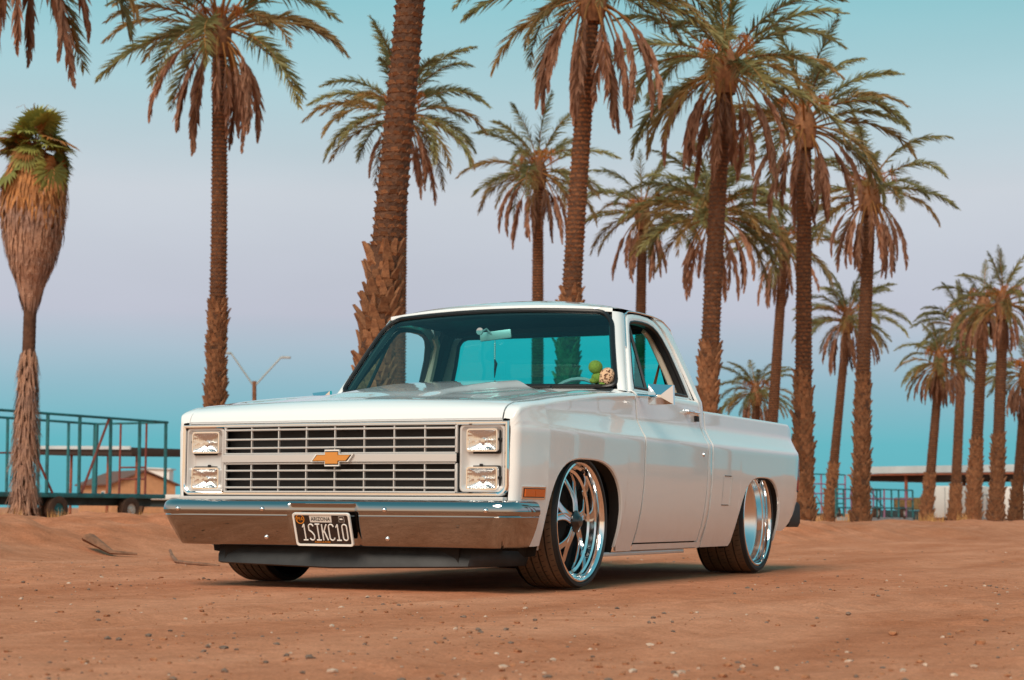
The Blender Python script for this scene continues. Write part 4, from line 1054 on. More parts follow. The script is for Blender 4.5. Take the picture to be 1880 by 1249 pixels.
SCALEM = SCALE.mesh('leaf_base', M['boot'], smooth=False, fix=False)
def instance_into(mb, src, mtx):
    mb.add([mtx @ Vector(v) for v in src.v], src.f)
def trunk_path(base, top, bend, n=40):
    """curved trunk: bend = sideways bulge in metres along the camera's right"""
    side = Vector((RT.x, RT.y, 0)).normalized()
    return [base.lerp(top, k/n)+side*bend*math.sin(pi*k/n) for k in range(n+1)]
def make_trunk(pts, r0, r1, flare, rows_per_m=9, nseg=22):
    """rings with sawtooth relief, offset in diamonds"""
    L = sum((pts[k+1]-pts[k]).length for k in range(len(pts)-1)); nrow = int(L*rows_per_m); mb = MB(); rows = []
    for k in range(nrow*2+1):
        s = k/(nrow*2); f = s*(len(pts)-1); i = min(len(pts)-2, int(f)); p = pts[i].lerp(pts[i+1], f-i); h = s*L
        r = r0+(r1-r0)*s + flare*math.exp(-h/.35); row = []
        for j in range(nseg):
            a = 2*pi*j/nseg; ph = (k/2+ (0 if j % 2 else .5)) % 1
            rr = r*(1+.045*(1 if ph < .5 else -1)+.02*math.sin(j*3.7+k*1.3))
            row.append(p+Vector((math.cos(a)*rr, math.sin(a)*rr, .02*((-1)**j))))
        row.append(row[0]); rows.append(row)
    mb.grid(rows); return mb, L
def date_palm(label, base_px, crown_px, D, r_mid, cr=1.0, bend=0.0, bootfrac=.3, n_green=24, n_dead=14, n_warm=6, seed=0, boots=0, group='date palms behind the truck', skirt=False, base_y=962, el_min=-20, scales=True, dead_scale=1.0, taper=.74):
    rnd = random.Random(seed); n_green = int(n_green*.86)
    if base_px is None:
        b = Vector((crown_px[0], crown_px[1], gz(crown_px[0], crown_px[1]))); top = b+Vector((.4, .3, crown_px[2]))
    else:
        b = P(base_px, base_y, D); zg = gz(b.x, b.y); b = PZ_at(base_px, zg, D)
        top = P(crown_px[0], crown_px[1], D)
    root = empty('date_palm', b); tag(root, label, 'palm tree', group)
    tl = top-b; pts = trunk_path(Vector((0, 0, -.15)), tl, bend)
    rA, rB = r_mid*.92, r_mid*.92*taper
    tm, L = make_trunk(pts, rA, rB, r_mid*.45)
    tm.build('trunk', M['trunk'], root, ang=35, fix=False)
    def at(s):
        f = s*(len(pts)-1); i = min(len(pts)-2, int(f)); return pts[i].lerp(pts[i+1], f-i)
    # leaf bases: spiky boots low down, flat scales above
    joined = MB(); cnt = 0; view = math.atan2(CAM.y-b.y, CAM.x-b.x)
    rows = int(L*10.5); per = 10
    for k in range(2, rows):
        s = k/rows; spiky = s < bootfrac+rnd.uniform(-.02, .02)
        if not scales and not spiky: continue
        r = rA+(rB-rA)*s+(r_mid*.45)*math.exp(-s*L/.35)
        for j in range(per):
            a = 2*pi*(j+(.5 if k % 2 else 0))/per+rnd.uniform(-.08, .08)
            face = math.cos(a-view) > -.25
            if spiky and rnd.random() < .12: continue
            if spiky: mi = rnd.choice((0, 0, 1, 1, 3, 3, 2)) if s > .06 else rnd.choice((0, 1))
            sc = (r/.23)*rnd.uniform(.85, 1.15)
            loc = at(s)+Vector((math.cos(a)*r*.96, math.sin(a)*r*.96, 0))
            rot = Matrix.Rotation(a-pi/2, 4, 'Z') @ Matrix.Rotation(rnd.uniform(-.15, .15), 4, 'X') @ Matrix.Rotation(rnd.uniform(-.2, .2), 4, 'Y')
            mtx = Matrix.Translation(loc) @ rot @ Matrix.Scale(sc, 4)
            if boots and cnt < boots and face and (s > .02):
                o = bpy.data.objects.new('leaf_base', BOOTS[mi] if spiky else SCALEM); COL.objects.link(o); o.parent = root; o.matrix_local = mtx; cnt += 1
            else: instance_into(joined, BOOTSRC[mi] if spiky else SCALE, mtx)
    if joined.v:
        jo = joined.build('leaf_bases', M['boot'], root, smooth=False, fix=False); tag(jo, kind='stuff')
    # crown
    hub = tl
    ch = MB(); ch.lathe([(r_mid*.95, -.55), (r_mid*1.25, -.25), (r_mid*1.35, 0), (r_mid*1.0, .30), (r_mid*.4, .55), (0, .6)], 12, 'Z', hub); ch.build('crown_heart', M['boot'], root, ang=40)
    def put(lst, el_lo, el_hi, count, name, sc, dz=0.0, rr=.8):
        az0 = rnd.uniform(0, 6.28)
        for k in range(count):
            cand = [m for e, m in lst if el_lo <= e <= el_hi]; me = rnd.choice(cand)
            az = az0+2.39996*k+rnd.uniform(-.25, .25)
            o = bpy.data.objects.new(name, me); COL.objects.link(o); o.parent = root
            o.location = hub+Vector((math.cos(az)*r_mid*rr, math.sin(az)*r_mid*rr, dz+rnd.uniform(-.08, .08)))
            s = sc*rnd.uniform(.86, 1.08)
            o.rotation_euler = (rnd.uniform(-.15, .15), rnd.uniform(-.10, .10), az); o.scale = (s, s*rnd.choice((1, -1)), s)
    put(GREEN, 60, 90, max(3, n_green//4), 'frond', cr, .35, .3)
    put(GREEN, 20, 60, n_green-n_green//4-n_green//3, 'frond', cr, .20, .6)
    put(GREEN, el_min, 20, n_green//3, 'frond', cr, .05, .8)
    put(WARM, -30, 40, n_warm+4, 'frond', cr*.95, .0, .85)  # yellowing fronds; the extra ones put warm light into the crown's colour
    put(DEAD, -90, 10, n_dead, 'dead_frond', cr*.92*dead_scale, -.18, .95)
    for k in range(10):
        o = bpy.data.objects.new('fruit_stalk', FRUIT[k % 3]); COL.objects.link(o); o.parent = root; o.location = hub+Vector((0, 0, .12)); o.rotation_euler = (0, 0, k*2.4+rnd.uniform(-.3, .3)); s = rnd.uniform(.7, 1.15); o.scale = (s, s, s)
    return root
def PZ_at(px, zg, D):
    # point on the column of pixel px at distance D whose height is zg
    y = 624.5
    for _ in range(4):
        p = P(px, y, D); y += (p.z-zg)*FPX/D
    return P(px, y, D)
PALMS = [
 ('tall date palm left of the truck, its trunk rising above the left fender', 384, (402, 60), 44, .23, dict(cr=1.12, bootfrac=.45, boots=300, n_green=26, n_dead=18, seed=1, bend=.10)),
 ('nearest date palm, thick leaning scaly trunk cut off by the top of the picture', 655, (822, -800), 21.5, .235, dict(cr=1.0, bootfrac=.295, boots=300, n_green=26, n_dead=6, seed=2, bend=.04, taper=.62)),
 ('date palm with full round crown behind the thick leaning trunk', 728, (738, 215), 58, .25, dict(cr=1.05, bootfrac=.2, n_green=32, n_dead=14, n_warm=8, seed=3)),
 ('date palm rising straight above the middle of the cab roof', 986, (988, 318), 66, .25, dict(cr=1.0, n_green=22, n_dead=16, n_warm=8, seed=4, bootfrac=.1)),
 ('tall date palm leaning right above the cab roof, brown fronds hanging at the top edge', 1030, (1088, -6), 39, .235, dict(cr=1.0, bootfrac=.44, boots=300, n_green=18, n_dead=18, n_warm=3, seed=5, bend=-.07, dead_scale=1.12)),
 ('date palm with narrow crown just right of the roof above the driver door', 1168, (1180, 395), 70, .24, dict(cr=.95, n_green=20, n_dead=16, seed=6, bootfrac=.1)),
 ('bushy date palm with the densest green drooping crown, behind a taller trunk', 1296, (1310, 400), 64, .26, dict(cr=1.15, n_green=44, n_dead=16, n_warm=14, seed=7, el_min=-30, bootfrac=.1)),
 ('tall date palm rising behind the front of the truck bed', 1292, (1332, 128), 41.5, .235, dict(cr=1.0, bootfrac=.40, boots=300, n_green=26, n_dead=17, seed=8, bend=-.05)),
 ('date palm half hidden between two taller trunks above the truck bed', 1405, (1440, 455), 76, .25, dict(cr=1.0, n_green=18, n_dead=14, seed=9, bootfrac=.1)),
 ('tall date palm whose shaggy trunk stands right behind the tailgate', 1474, (1477, 232), 46, .235, dict(cr=.98, bootfrac=.38, boots=300, n_green=20, n_dead=17, n_warm=6, seed=10)),
 ('date palm with a spiky lower trunk, first clear of the truck tail', 1580, (1598, 362), 55, .235, dict(cr=.95, bootfrac=.45, boots=220, n_green=16, n_dead=20, n_warm=3, seed=11, bend=-.05)),
 ('small low date palm peeking over the truck bed rail', 1388, (1388, 725), 92, .26, dict(cr=.75, n_green=30, n_dead=16, n_warm=12, seed=12, bootfrac=.2)),
 ('slim leaning date palm standing between the truck tail and the spiky trunk', 1520, (1556, 590), 86, .24, dict(cr=.95, n_green=30, n_dead=20, seed=13, bootfrac=.3)),
 ('date palm with a full grey skirt of dead fronds, left of the right-hand cluster', 1700, (1726, 668), 82, .24, dict(cr=.74, n_green=28, n_dead=40, n_warm=8, seed=14, bootfrac=.3)),
 ('date palm with dark green crown at the back of the right-hand cluster', 1752, (1768, 606), 92, .27, dict(cr=.86, n_green=30, n_dead=18, seed=15, bootfrac=.2)),
 ('date palm of the right-hand cluster whose drooping crown is mostly dead brown', 1786, (1806, 566), 74, .26, dict(cr=.68, n_green=12, n_dead=30, n_warm=6, seed=16, bootfrac=.4)),
 ('tallest date palm of the right-hand cluster, near the right edge', 1828, (1842, 560), 70, .25, dict(cr=.74, n_green=24, n_dead=16, seed=17, bootfrac=.4)),
 ('date palm cut off by the right edge of the picture', 1864, (1884, 690), 80, .25, dict(cr=.78, n_green=22, n_dead=30, seed=18, bootfrac=.3)),
 ('date palm off the upper left corner, only two hanging fronds in view', -70, (-5, -165), 33, .23, dict(cr=1.25, n_green=26, n_dead=14, n_warm=5, seed=23, bootfrac=.2, scales=False)),
]
# across the road, out of the picture to the right; they show as reflections in the truck's side
for k, (x_, y_, h_) in enumerate(((9.5, 17, 9.5), (11, 23, 10.5), (12.5, 31, 10), (14, 40, 11), (19, 30, 9), (17, 52, 11))):
    REFL = (x_, y_, h_); PALMS.append((('nearest', 'second', 'third', 'fifth', 'fourth', 'farthest')[k]+' date palm of the row beyond the right edge, mirrored in the truck side', None, REFL, 0, .235, dict(cr=1.0, n_green=22, n_dead=14, seed=60+k, bootfrac=.3, scales=False, group='palms across the road')))
for lab, bx, cp, D, r, kw in PALMS: date_palm(lab, bx, cp, D, r*(.88 if D < 30 else .97), **kw)

# fan palm with a skirt -------------------------------------------
def fan_palm():
    D = 46; b = PZ_at(42, .12, D); root = empty('fan_palm', b); tag(root, 'fan palm at the left edge with a huge shaggy skirt of dead leaves', 'palm tree')
    sc = D/FPX; top = P(66, 265, D)-b; rnd = random.Random(5)
    pts = trunk_path(Vector((0, 0, -.1)), top, 0)
    tm, L = make_trunk(pts, .16, .14, .10, 14, 16); tm.build('trunk', M['trunk'], root, ang=60, fix=False)
    H = top.z
    # skirt: layers of hanging strips around a barrel
    def zpx(y): return (P(66, y, D)-b).z
    prof = [(zpx(275), .20), (zpx(295), .52), (zpx(325), .70), (zpx(370), .76), (zpx(420), .70), (zpx(470), .56), (zpx(505), .42), (zpx(528), .24), (zpx(535), .14)]
    zs_ = [p[0] for p in prof][::-1]; rs_ = [p[1] for p in prof][::-1]
    core = MB(); core.lathe([(r*.90, z) for z, r in prof], 24, 'Z'); xo = top.x/top.z; yo_ = top.y/top.z
    core.v = [(x+xo*z, y+yo_*z, z) for x, y, z in core.v]; core.build('skirt_core', M['thatch'], root)
    sk = MB()
    for k in range(4200):
        z = rnd.uniform(zpx(530), zpx(280)); a = rnd.uniform(0, 2*pi); r = interp(z, zs_, rs_)*rnd.uniform(.84, 1.04); l = rnd.uniform(.25, .75); w = rnd.uniform(.012, .05)
        z2 = z-l; r2 = interp(z2, zs_, rs_)*rnd.uniform(.90, 1.14)+rnd.uniform(0, .05)
        a2 = a+rnd.uniform(-.12, .12); tv = Vector((-math.sin(a), math.cos(a), 0))*w
        p = Vector((math.cos(a)*r+xo*z, math.sin(a)*r+yo_*z, z)); q = Vector((math.cos(a2)*r2+xo*z2, math.sin(a2)*r2+yo_*z2, z2)); m_ = p.lerp(q, .5)+Vector((math.cos(a), math.sin(a), 0))*rnd.uniform(0, .05)
        sk.mi = 1 if z > zpx(372)+rnd.uniform(-.4, .4) else 0
        sk.add([p-tv*.6, p+tv*.6, m_+tv, m_-tv, q], [(0, 1, 2, 3), (3, 2, 4)])
    so = sk.build('leaf_skirt', [M['thatch'], M['thatch2']], root, smooth=False, fix=False); tag(so, kind='stuff')
    # shaggy foot of the trunk
    ft = MB()
    for k in range(1500):
        z = rnd.uniform(.1, zpx(640)); a = rnd.uniform(0, 2*pi); r = interp(z, [0, zpx(780), zpx(660), zpx(635)], [.30, .26, .21, .15])*rnd.uniform(.8, 1.1); l = rnd.uniform(.2, .6); z2 = max(.02, z-l); r2 = r+rnd.uniform(.02, .22)*(1-z/zpx(600)*.6)
        a2 = a+rnd.uniform(-.2, .2); w = rnd.uniform(.008, .022); tv = Vector((-math.sin(a), math.cos(a), 0))*w
        p = Vector((math.cos(a)*r+xo*z, math.sin(a)*r+yo_*z, z)); q = Vector((math.cos(a2)*r2+xo*z2, math.sin(a2)*r2+yo_*z2, z2))
        ft.add([p-tv, p+tv, q+tv*.5, q-tv*.5], [(0, 1, 2, 3)])
    fo2 = ft.build('trunk_thatch', M['thatch'], root, smooth=False, fix=False); tag(fo2, kind='stuff')
    # fan leaves
    fans = []
    for v in range(6):
        for mt_ in ('fan', 'fan_dry'):
            be = math.radians((12, 25, 38, 50, 62, 72)[v])
            mb = MB(); rd = random.Random(v); mb.mi = 0; mb.tube([(0, 0, 0), (.25, 0, .05), (.55, 0, .05)], [.016, .012, .010], 4, cap=False); mb.mi = 1
            n = 26; c = Vector((.55, 0, .05))
            for k in range(n):
                a = math.radians(-125+250*k/(n-1)); l = .50*(1-.15*abs(a)/2.2)*rd.uniform(.88, 1.05); d = Vector((math.cos(a)*math.cos(be), math.sin(a), -math.cos(a)*math.sin(be)))
                t_ = Vector((-math.sin(a)*math.cos(be)+(.3 if k % 2 else -.3), math.cos(a), math.sin(a)*math.sin(be)))
                m_ = c+d*l*.6; e = c+d*l+Vector((0, 0, -rd.uniform(.02, .14)))
                mb.add([c, m_-t_*.034, m_+t_*.034, e], [(0, 1, 2), (1, 3, 2)])
            fans.append((mt_, mb.mesh('fan_leaf', [M['rachis'], M[mt_]], fix=False)))
    for k in range(44):
        dry = rnd.random() < .34; el = rnd.uniform(-.45, 1.5); vi = rnd.choice((0, 0, 1)) if el > .8 else rnd.choice((1, 2, 3)) if el > .2 else rnd.choice((2, 3, 4, 5)); me = fans[vi*2+(1 if dry else 0)][1]
        o = bpy.data.objects.new('fan_leaf', me); COL.objects.link(o); o.parent = root
        o.location = top+Vector((0, 0, rnd.uniform(-.55, .10)-.1)); s = rnd.uniform(1.0, 1.35)*(.92 if el > 0 else 1); o.rotation_euler = Matrix.Rotation(k*2.4+rnd.uniform(-.3, .3), 3, 'Z').to_4x4().to_3x3().__matmul__(Matrix.Rotation(-el, 3, 'Y')).to_euler(); o.scale = (s, s, s)
    for k in range(5):
        a = k*1.3; MB().tube([top, top+Vector((.2*math.cos(a), .2*math.sin(a), .6)), top+Vector((.3*math.cos(a), .3*math.sin(a), .95)), top+Vector((.5*math.cos(a), .5*math.sin(a), .85))], [.012, .01, .007, .004], 4).build('flower_stalk', M['frond_dead'], root)
fan_palm()

# ================================================================== things behind, left
def post(p0, p1, r, name, m, parent, n=6): return MB().tube([p0, p1], r, n).build(name, M[m], parent)
def big_wheel(parent, loc, r, axis, w=.22, hub='hub_white'):
    e = empty('wheel', loc, math.atan2(axis.y, axis.x), parent)
    MB().lathe([(r*.45, -w/2), (r*.6, -w/2-.01), (r*.93, -w/2+.01), (r, -w*.3), (r, w*.3), (r*.93, w/2-.01), (r*.6, w/2+.01), (r*.45, w/2)], 24, 'X').build('tyre', M['far_tyre'], e)
    MB().lathe([(0, -w/2+.02), (r*.15, -w/2), (r*.25, -w/2+.04), (r*.47, -w/2+.02), (r*.47, w/2-.02), (0, w/2-.04)], 18, 'X').build('hub', M[hub], e)
# the teal cage trailer
A0, A1 = PZ_at(-90, 0, 45.5), PZ_at(303, 0, 52.0)
ta = (A1-A0); TL = ta.length; ta = ta.normalized(); tb = Vector((-ta.y, ta.x, 0))
ct = empty('cage_trailer', (A1.x, A1.y, .1)); tag(ct, 'long teal hay trailer with an open pipe cage, on the left', 'trailer')
def tp(s, w, z): return Vector((-ta.x*s+tb.x*w, -ta.y*s+tb.y*w, z-.1))
ztop, zdk = (P(303, 775, 52)).z, (P(303, 908, 52)).z
WID = 2.6
rotT = Matrix.Rotation(math.atan2(ta.y, ta.x), 3, 'Z')
MB().box(tp(TL/2, WID/2, zdk-.06), (TL, WID, .12), rotT, bev=.02).build('deck', M['teal_paint'], ct)
MB().box(tp(TL/2, WID/2, zdk-.22), (TL*.96, WID*.7, .20), rotT).build('chassis_beam', M['deck'], ct, smooth=False)
for w in (0, WID):
    MB().tube([tp(-.02, w, ztop), tp(TL, w, ztop+.05)], .035, 6).build('top_rail', M['teal_paint'], ct)
    for s in (0.03, 1.08, 2.2, 3.35, 4.5, 5.6): post(tp(s, w, zdk), tp(s+.03, w, ztop), .045 if w == 0 else .04, 'post', 'teal_paint', ct)
for s in (0.0, TL*.98): MB().tube([tp(s, 0, ztop), tp(s, WID, ztop)], .03, 6).build('end_rail', M['teal_paint'], ct)
post(tp(.03, WID, zdk), tp(.03, WID, ztop), .075, 'corner_post', 'teal_paint', ct)
for s in (.75, 1.7): post(tp(0, s, zdk), tp(0, s, ztop), .03, 'end_post', 'red_pipe', ct)
for z in (.35, .62): MB().tube([tp(0, .75, zdk+z*1.2), tp(0, 1.7, zdk+z*1.2)], .025, 6).build('end_bar', M['red_pipe'], ct)
MB().tube([tp(3.25, .0, zdk), tp(2.3, .0, ztop)], .034, 6).build('brace', M['red_pipe'], ct)
MB().tube([tp(4.3, .0, zdk), tp(5.4, .0, ztop-.3)], .034, 6).build('brace', M['red_pipe'], ct)
MB().tube([tp(2.0, WID, zdk+1.1), tp(5.5, WID, zdk+1.0)], .025, 6).build('side_bar', M['red_pipe'], ct)
for s, w in ((1.35, -.05), (4.05, -.05), (1.9, WID-.3), (2.9, WID-.4)): big_wheel(ct, tp(s, w+.15, .33), .36, tb, hub='hub_white' if s < 2 else 'teal_paint')
# pale low car-like flatbed behind the trailer
fb_ = P(285, 905, 60); fl = empty('flatbed_trailer', (fb_.x, fb_.y, .1)); tag(fl, 'low pale flatbed trailer just left of the front bumper', 'trailer')
rr_ = Matrix.Rotation(YAW*-1, 3, 'Z')
MB().box((0, 0, .62), (2.2, 1.4, .16), rr_, bev=.03).build('deck', M['whitebox'], fl); MB().box((0, 0, .42), (1.9, 1.0, .22), rr_).build('chassis_beam', M['deck'], fl, smooth=False)
for s in (-.5, .75): big_wheel(fl, rr_ @ Vector((s, -.75, .30)), .30, rr_ @ Vector((0, 1, 0)))
# house
hp = P(232, 900, 150); hs = empty('stucco_house', (hp.x, hp.y, 0)); tag(hs, 'low orange stucco house with a brown gabled roof behind the cage trailer', 'house')
hr_ = Matrix.Rotation(-YAW*.6-.9, 3, 'Z')
def hw(x, y, z): return hr_ @ Vector((x, y, z))
hW, hL, h0, h1 = 5.0, 9.0, 2.2, 3.1
wl = MB(); vs_ = [(-hL/2, -hW/2, 0), (hL/2, -hW/2, 0), (hL/2, hW/2, 0), (-hL/2, hW/2, 0), (-hL/2, -hW/2, h0), (hL/2, -hW/2, h0), (hL/2, hW/2, h0), (-hL/2, hW/2, h0), (-hL/2, 0, h1), (hL/2, 0, h1)]
wl.add([hw(*v) for v in vs_], [(0, 1, 5, 4), (1, 2, 6, 9, 5), (2, 3, 7, 6), (3, 0, 4, 8, 7), (0, 3, 2, 1)]); wl.build('wall', M['stucco'], hs, smooth=False)
rf_ = MB()
for s in (-1, 1):
    q = [(-hL/2-.25, s*(hW/2+.3), h0-.12), (hL/2+.25, s*(hW/2+.3), h0-.12), (hL/2+.25, 0, h1+.08), (-hL/2-.25, 0, h1+.08)]
    rf_.add([hw(*v) for v in q]+[hw(a, b_, c+.12) for a, b_, c in q], [(0, 1, 2, 3), (7, 6, 5, 4), (0, 4, 5, 1), (1, 5, 6, 2), (2, 6, 7, 3), (3, 7, 4, 0)])
rf_.build('roof', M['shingle'], hs, smooth=False)
for x_, y_ in ((-hL/2-.02, -.5), (2.2, -hW/2-.02)):
    d_ = (.04, .8, .9) if x_ < -4 else (.9, .04, .9)
    wn = MB().box(hw(x_, y_, 1.2), d_, hr_).build('window', M['whitebox'], hs, smooth=False)
    d2 = (.05, .66, .76) if x_ < -4 else (.76, .05, .76)
    MB().box(hw(x_-.01 if x_ < -4 else x_, y_ if x_ < -4 else y_-.01, 1.2), d2, hr_).build('pane', M['gloss_black'], wn, smooth=False)
# open carport
cp_ = P(190, 830, 82); cpt = empty('carport', (cp_.x, cp_.y, 0)); tag(cpt, 'open carport with a flat dark roof above the orange house', 'carport')
zr_ = cp_.z; cr_ = Matrix.Rotation(-YAW*.0-.35, 3, 'Z')
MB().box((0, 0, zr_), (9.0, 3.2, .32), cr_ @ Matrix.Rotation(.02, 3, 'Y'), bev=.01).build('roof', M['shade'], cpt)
MB().box(cr_ @ Vector((0, -1.66, zr_+.14)), (9.0, .06, .14), cr_ @ Matrix.Rotation(.02, 3, 'Y')).build('fascia', M['roofmetal'], cpt, smooth=False)
for x_ in (-4.2, -.6, 2.2, 4.3): post(cr_ @ Vector((x_, -1.2, 0)), cr_ @ Vector((x_, -1.2, zr_-.15)), .06, 'post', 'rust', cpt)
sh = P(285, 870, 190); shd = empty('pale_shed', (sh.x, sh.y, 0)); tag(shd, 'small pale corrugated shed showing above the house roof by the grille', 'shed')
MB().box((0, 0, 2.1), (3.2, 2.4, 4.2), rr_).build('wall', M['whitebox'], shd, smooth=False); MB().box((0, 0, 4.3), (3.6, 2.8, .14), rr_ @ Matrix.Rotation(.04, 3, 'Y')).build('roof', M['roofmetal'], shd, smooth=False)
# street lamp with two arms
lb = PZ_at(467, .1, 110); lt = P(467, 700, 110)-lb; sl_ = empty('street_lamp', lb); tag(sl_, 'twin-armed street lamp on a brown pole above the hood', 'street lamp')
MB().tube([(0, 0, 0), lt], [.16, .12], 10).build('pole', M['pole'], sl_)
for s, ex, ey in ((1, 516, 656), (-1, 424, 648)):
    e = P(ex, ey, 110)-lb; j = P(467+s*3, 706, 110)-lb; e2 = P(ex+s*5, ey-1, 110)-lb
    MB().tube([j, e, e2], .055, 6).build('arm', M['galv'], sl_)
    hd_ = P(ex+s*9, ey+.5, 110)-lb; MB().box(hd_, (.55, .22, .14), Matrix.Rotation(-YAW, 3, 'Z').inverted() if False else Matrix.Rotation(-YAW, 3, 'Z'), bev=.04).build('lamp_head', M['greyp'], sl_)

# ================================================================== things behind, right
# open shed with a pale fascia
s0, s1 = P(1560, 868, 100), P(2050, 868, 88); sa = (s1-s0); SL = Vector((sa.x, sa.y, 0)).length; sa = Vector((sa.x, sa.y, 0)).normalized(); sbv = Vector((-sa.y, sa.x, 0))
shed = empty('open_shed', (s0.x, s0.y, 0)); tag(shed, 'long open-sided shed with pale flat roof on rusty posts at the right', 'shed')
zf0, zf1 = P(1700, 869, 96).z, P(1700, 856, 96).z; srot = Matrix.Rotation(math.atan2(sa.y, sa.x), 3, 'Z')
def sp_(s, w, z): return sa*s+sbv*w+Vector((0, 0, z))
MB().box(sp_(SL/2+.6, 3, (zf0+zf1)/2+.02), (SL-1.2, 6.2, zf1-zf0), srot).build('roof', M['roofmetal'], shed, smooth=False)
MB().box(sp_(SL/2, 3, zf0-.05), (SL, 6.4, .08), srot).build('eave_beam', M['rust'], shed, smooth=False)
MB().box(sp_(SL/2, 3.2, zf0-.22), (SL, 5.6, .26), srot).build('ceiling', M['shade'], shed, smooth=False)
for s, w in ((.4, .1), (3.6, .1), (7.6, .1), (11.5, .1), (3.0, 5.8), (8.5, 5.8)): post(sp_(s, w, 0), sp_(s, w, zf0-.08), .09, 'post', 'rust', shed)
# cage trailers
def cage(px0, px1, D0, D1, yd, yt, label, cols, posts, deckm, bars=3, depth=2.0):
    a, c = PZ_at(px0, .1, D0), PZ_at(px1, .1, D1); v = c-a; L = v.length; v = v.normalized(); wv_ = Vector((-v.y, v.x, 0)); e = empty('cage_trailer', a); tag(e, label, 'trailer', 'pipe cage trailers on the right')
    zd, zt = P(px0, yd, D0).z-.1, P(px0, yt, D0).z-.1
    q = lambda s, w, z: v*s+wv_*w+Vector((0, 0, z)); rt = Matrix.Rotation(math.atan2(v.y, v.x), 3, 'Z')
    MB().box(q(L/2, depth/2, zd-.08), (L, depth, .14), rt).build('deck', M[deckm], e, smooth=False)
    for w in (0, depth):
        for k in range(posts+1): post(q(L*k/posts, w, zd), q(L*k/posts, w, zt), .045, 'post', cols[k % len(cols)], e, 5)
        for b_ in range(bars): MB().tube([q(0, w, zd+(zt-zd)*(b_+1)/bars), q(L, w, zd+(zt-zd)*(b_+1)/bars)], .034, 5).build('rail', M[cols[(b_+1) % len(cols)]], e)
    MB().tube([q(0, 0, zt), q(L*.5, 0, zd)], .025, 5).build('brace', M[cols[0]], e)
    for s in (.2, .8): big_wheel(e, q(L*s, .1, .30), .30, wv_)
cage(1478, 1552, 90, 92, 942, 870, 'pipe cage trailer with lilac and teal bars behind the slim palm trunk', ['lilac_pipe', 'teal_paint', 'lilac_pipe'], 5, 'deck', 4)
cage(1596, 1676, 84, 88, 950, 898, 'lower teal pipe cage trailer beside the hay bale', ['teal_paint', 'teal_paint', 'lilac_pipe'], 6, 'greyp', 3, 1.6)
# hay bale
hbp = P(1666, 936, 92); hbz = P(1666, 914, 92).z; bl = MB(); bl.box((0, 0, (hbz-.55)/2+.55), (1.25, 1.2, hbz-.55), bev=.07)
blo = bl.build('hay_bale', M['bale']); blo.location = (hbp.x, hbp.y, 0); blo.rotation_euler = (0, 0, -YAW-.15); tag(blo, 'big square brown hay bale between the palms at the right', 'hay bale')
pal = MB().box((0, 0, .30), (2.4, 1.6, .46)); plo = pal.build('bale_wagon', M['deck'], smooth=False); plo.location = (hbp.x, hbp.y, 0); plo.rotation_euler = (0, 0, -YAW-.15); tag(plo, 'low dark wagon bed under the square hay bale', 'wagon')
# white box trailers
def boxtr(px0, px1, D, yt, yb, label):
    a, c = PZ_at(px0, .1, D), PZ_at(px1, .1, D); z0, z1 = P(px0, yb, D).z, P(px0, yt, D).z; m_ = (a+c)/2; L = (c-a).length
    e = empty('box_trailer', (m_.x, m_.y, 0), 0); tag(e, label, 'trailer', 'white box trailers at the right'); rt = Matrix.Rotation(-YAW, 3, 'Z'); e.rotation_euler = (0, 0, -YAW)
    MB().box((0, 1.2, (z0+z1)/2), (L, 2.4, z1-z0), bev=.05).build('body', M['whitebox'], e)
    MB().box((0, 1.2, z0-.09), (L*.98, 2.2, .16)).build('underframe', M['stucco'], e, smooth=False)
    for s in (-.25, .25): big_wheel(e, Vector((L*s, .12, .34)), .34, Vector((0, 1, 0)), hub='greyp')
    for k in range(1, 5): MB().box((-L/2+L*k/5, -.012, (z0+z1)/2), (.03, .02, z1-z0-.14)).build('panel_rib', M['greyp'], e, smooth=False)
boxtr(1716, 1812, 93.2, 892, 951, 'white box trailer parked behind the right-hand palm cluster')
boxtr(1826, 1900, 90, 893, 953, 'white box trailer at the right edge behind the last palms')
rk = PZ_at(1808, .1, 76); rko = MB()
for k in range(6): rko.tube([(k*.16-.4, 0, 0), (k*.16-.4+.08, .1, P(1808, 912, 76).z)], .03, 5)
rko2 = empty('leaning_gate', rk, -YAW); tag(rko2, 'grey metal gate panel leaning against the white trailer between palm trunks', 'gate')
for k in range(6): MB().tube([(k*.16-.4, 0, 0), (k*.16-.4+.05, .1, P(1808, 912, 76).z)], .03, 5).build('bar', M['greyp'], rko2)
for z in (.1, P(1808, 912, 76).z-.03): MB().tube([(-.42, .02, z), (.48, .06, z)], .03, 5).build('rail', M['greyp'], rko2)

# dry grass at the foot of the left trailer
dg_ = MB(); rnd = random.Random(31)
for k in range(1100):
    cx_ = rnd.choice((12, 30, 100, 118, 175, 185, 195, 262, 1495, 1560, 1700, 1715, 1770)); D_ = rnd.uniform(38, 44) if cx_ < 600 else rnd.uniform(60, 68); p = PZ_at(cx_+rnd.gauss(0, 9), 0, D_); z = gz(p.x, p.y); h = rnd.uniform(.15, .42); a = rnd.uniform(0, 6.28); w = .010
    e = Vector((p.x+math.cos(a)*h*.4, p.y+math.sin(a)*h*.4, z+h)); tv = Vector((-math.sin(a), math.cos(a), 0))*w
    dg_.add([Vector((p.x, p.y, z-.02))-tv, Vector((p.x, p.y, z-.02))+tv, e], [(0, 1, 2)])
M['straw'] = mat('dry_grass', (.50, .26, .09), .9, var=(3, .4)); g_ = dg_.build('dry_grass', M['straw'], smooth=False, fix=False); tag(g_, 'tufts of dry yellow grass along the dirt bank', 'grass', kind='stuff')

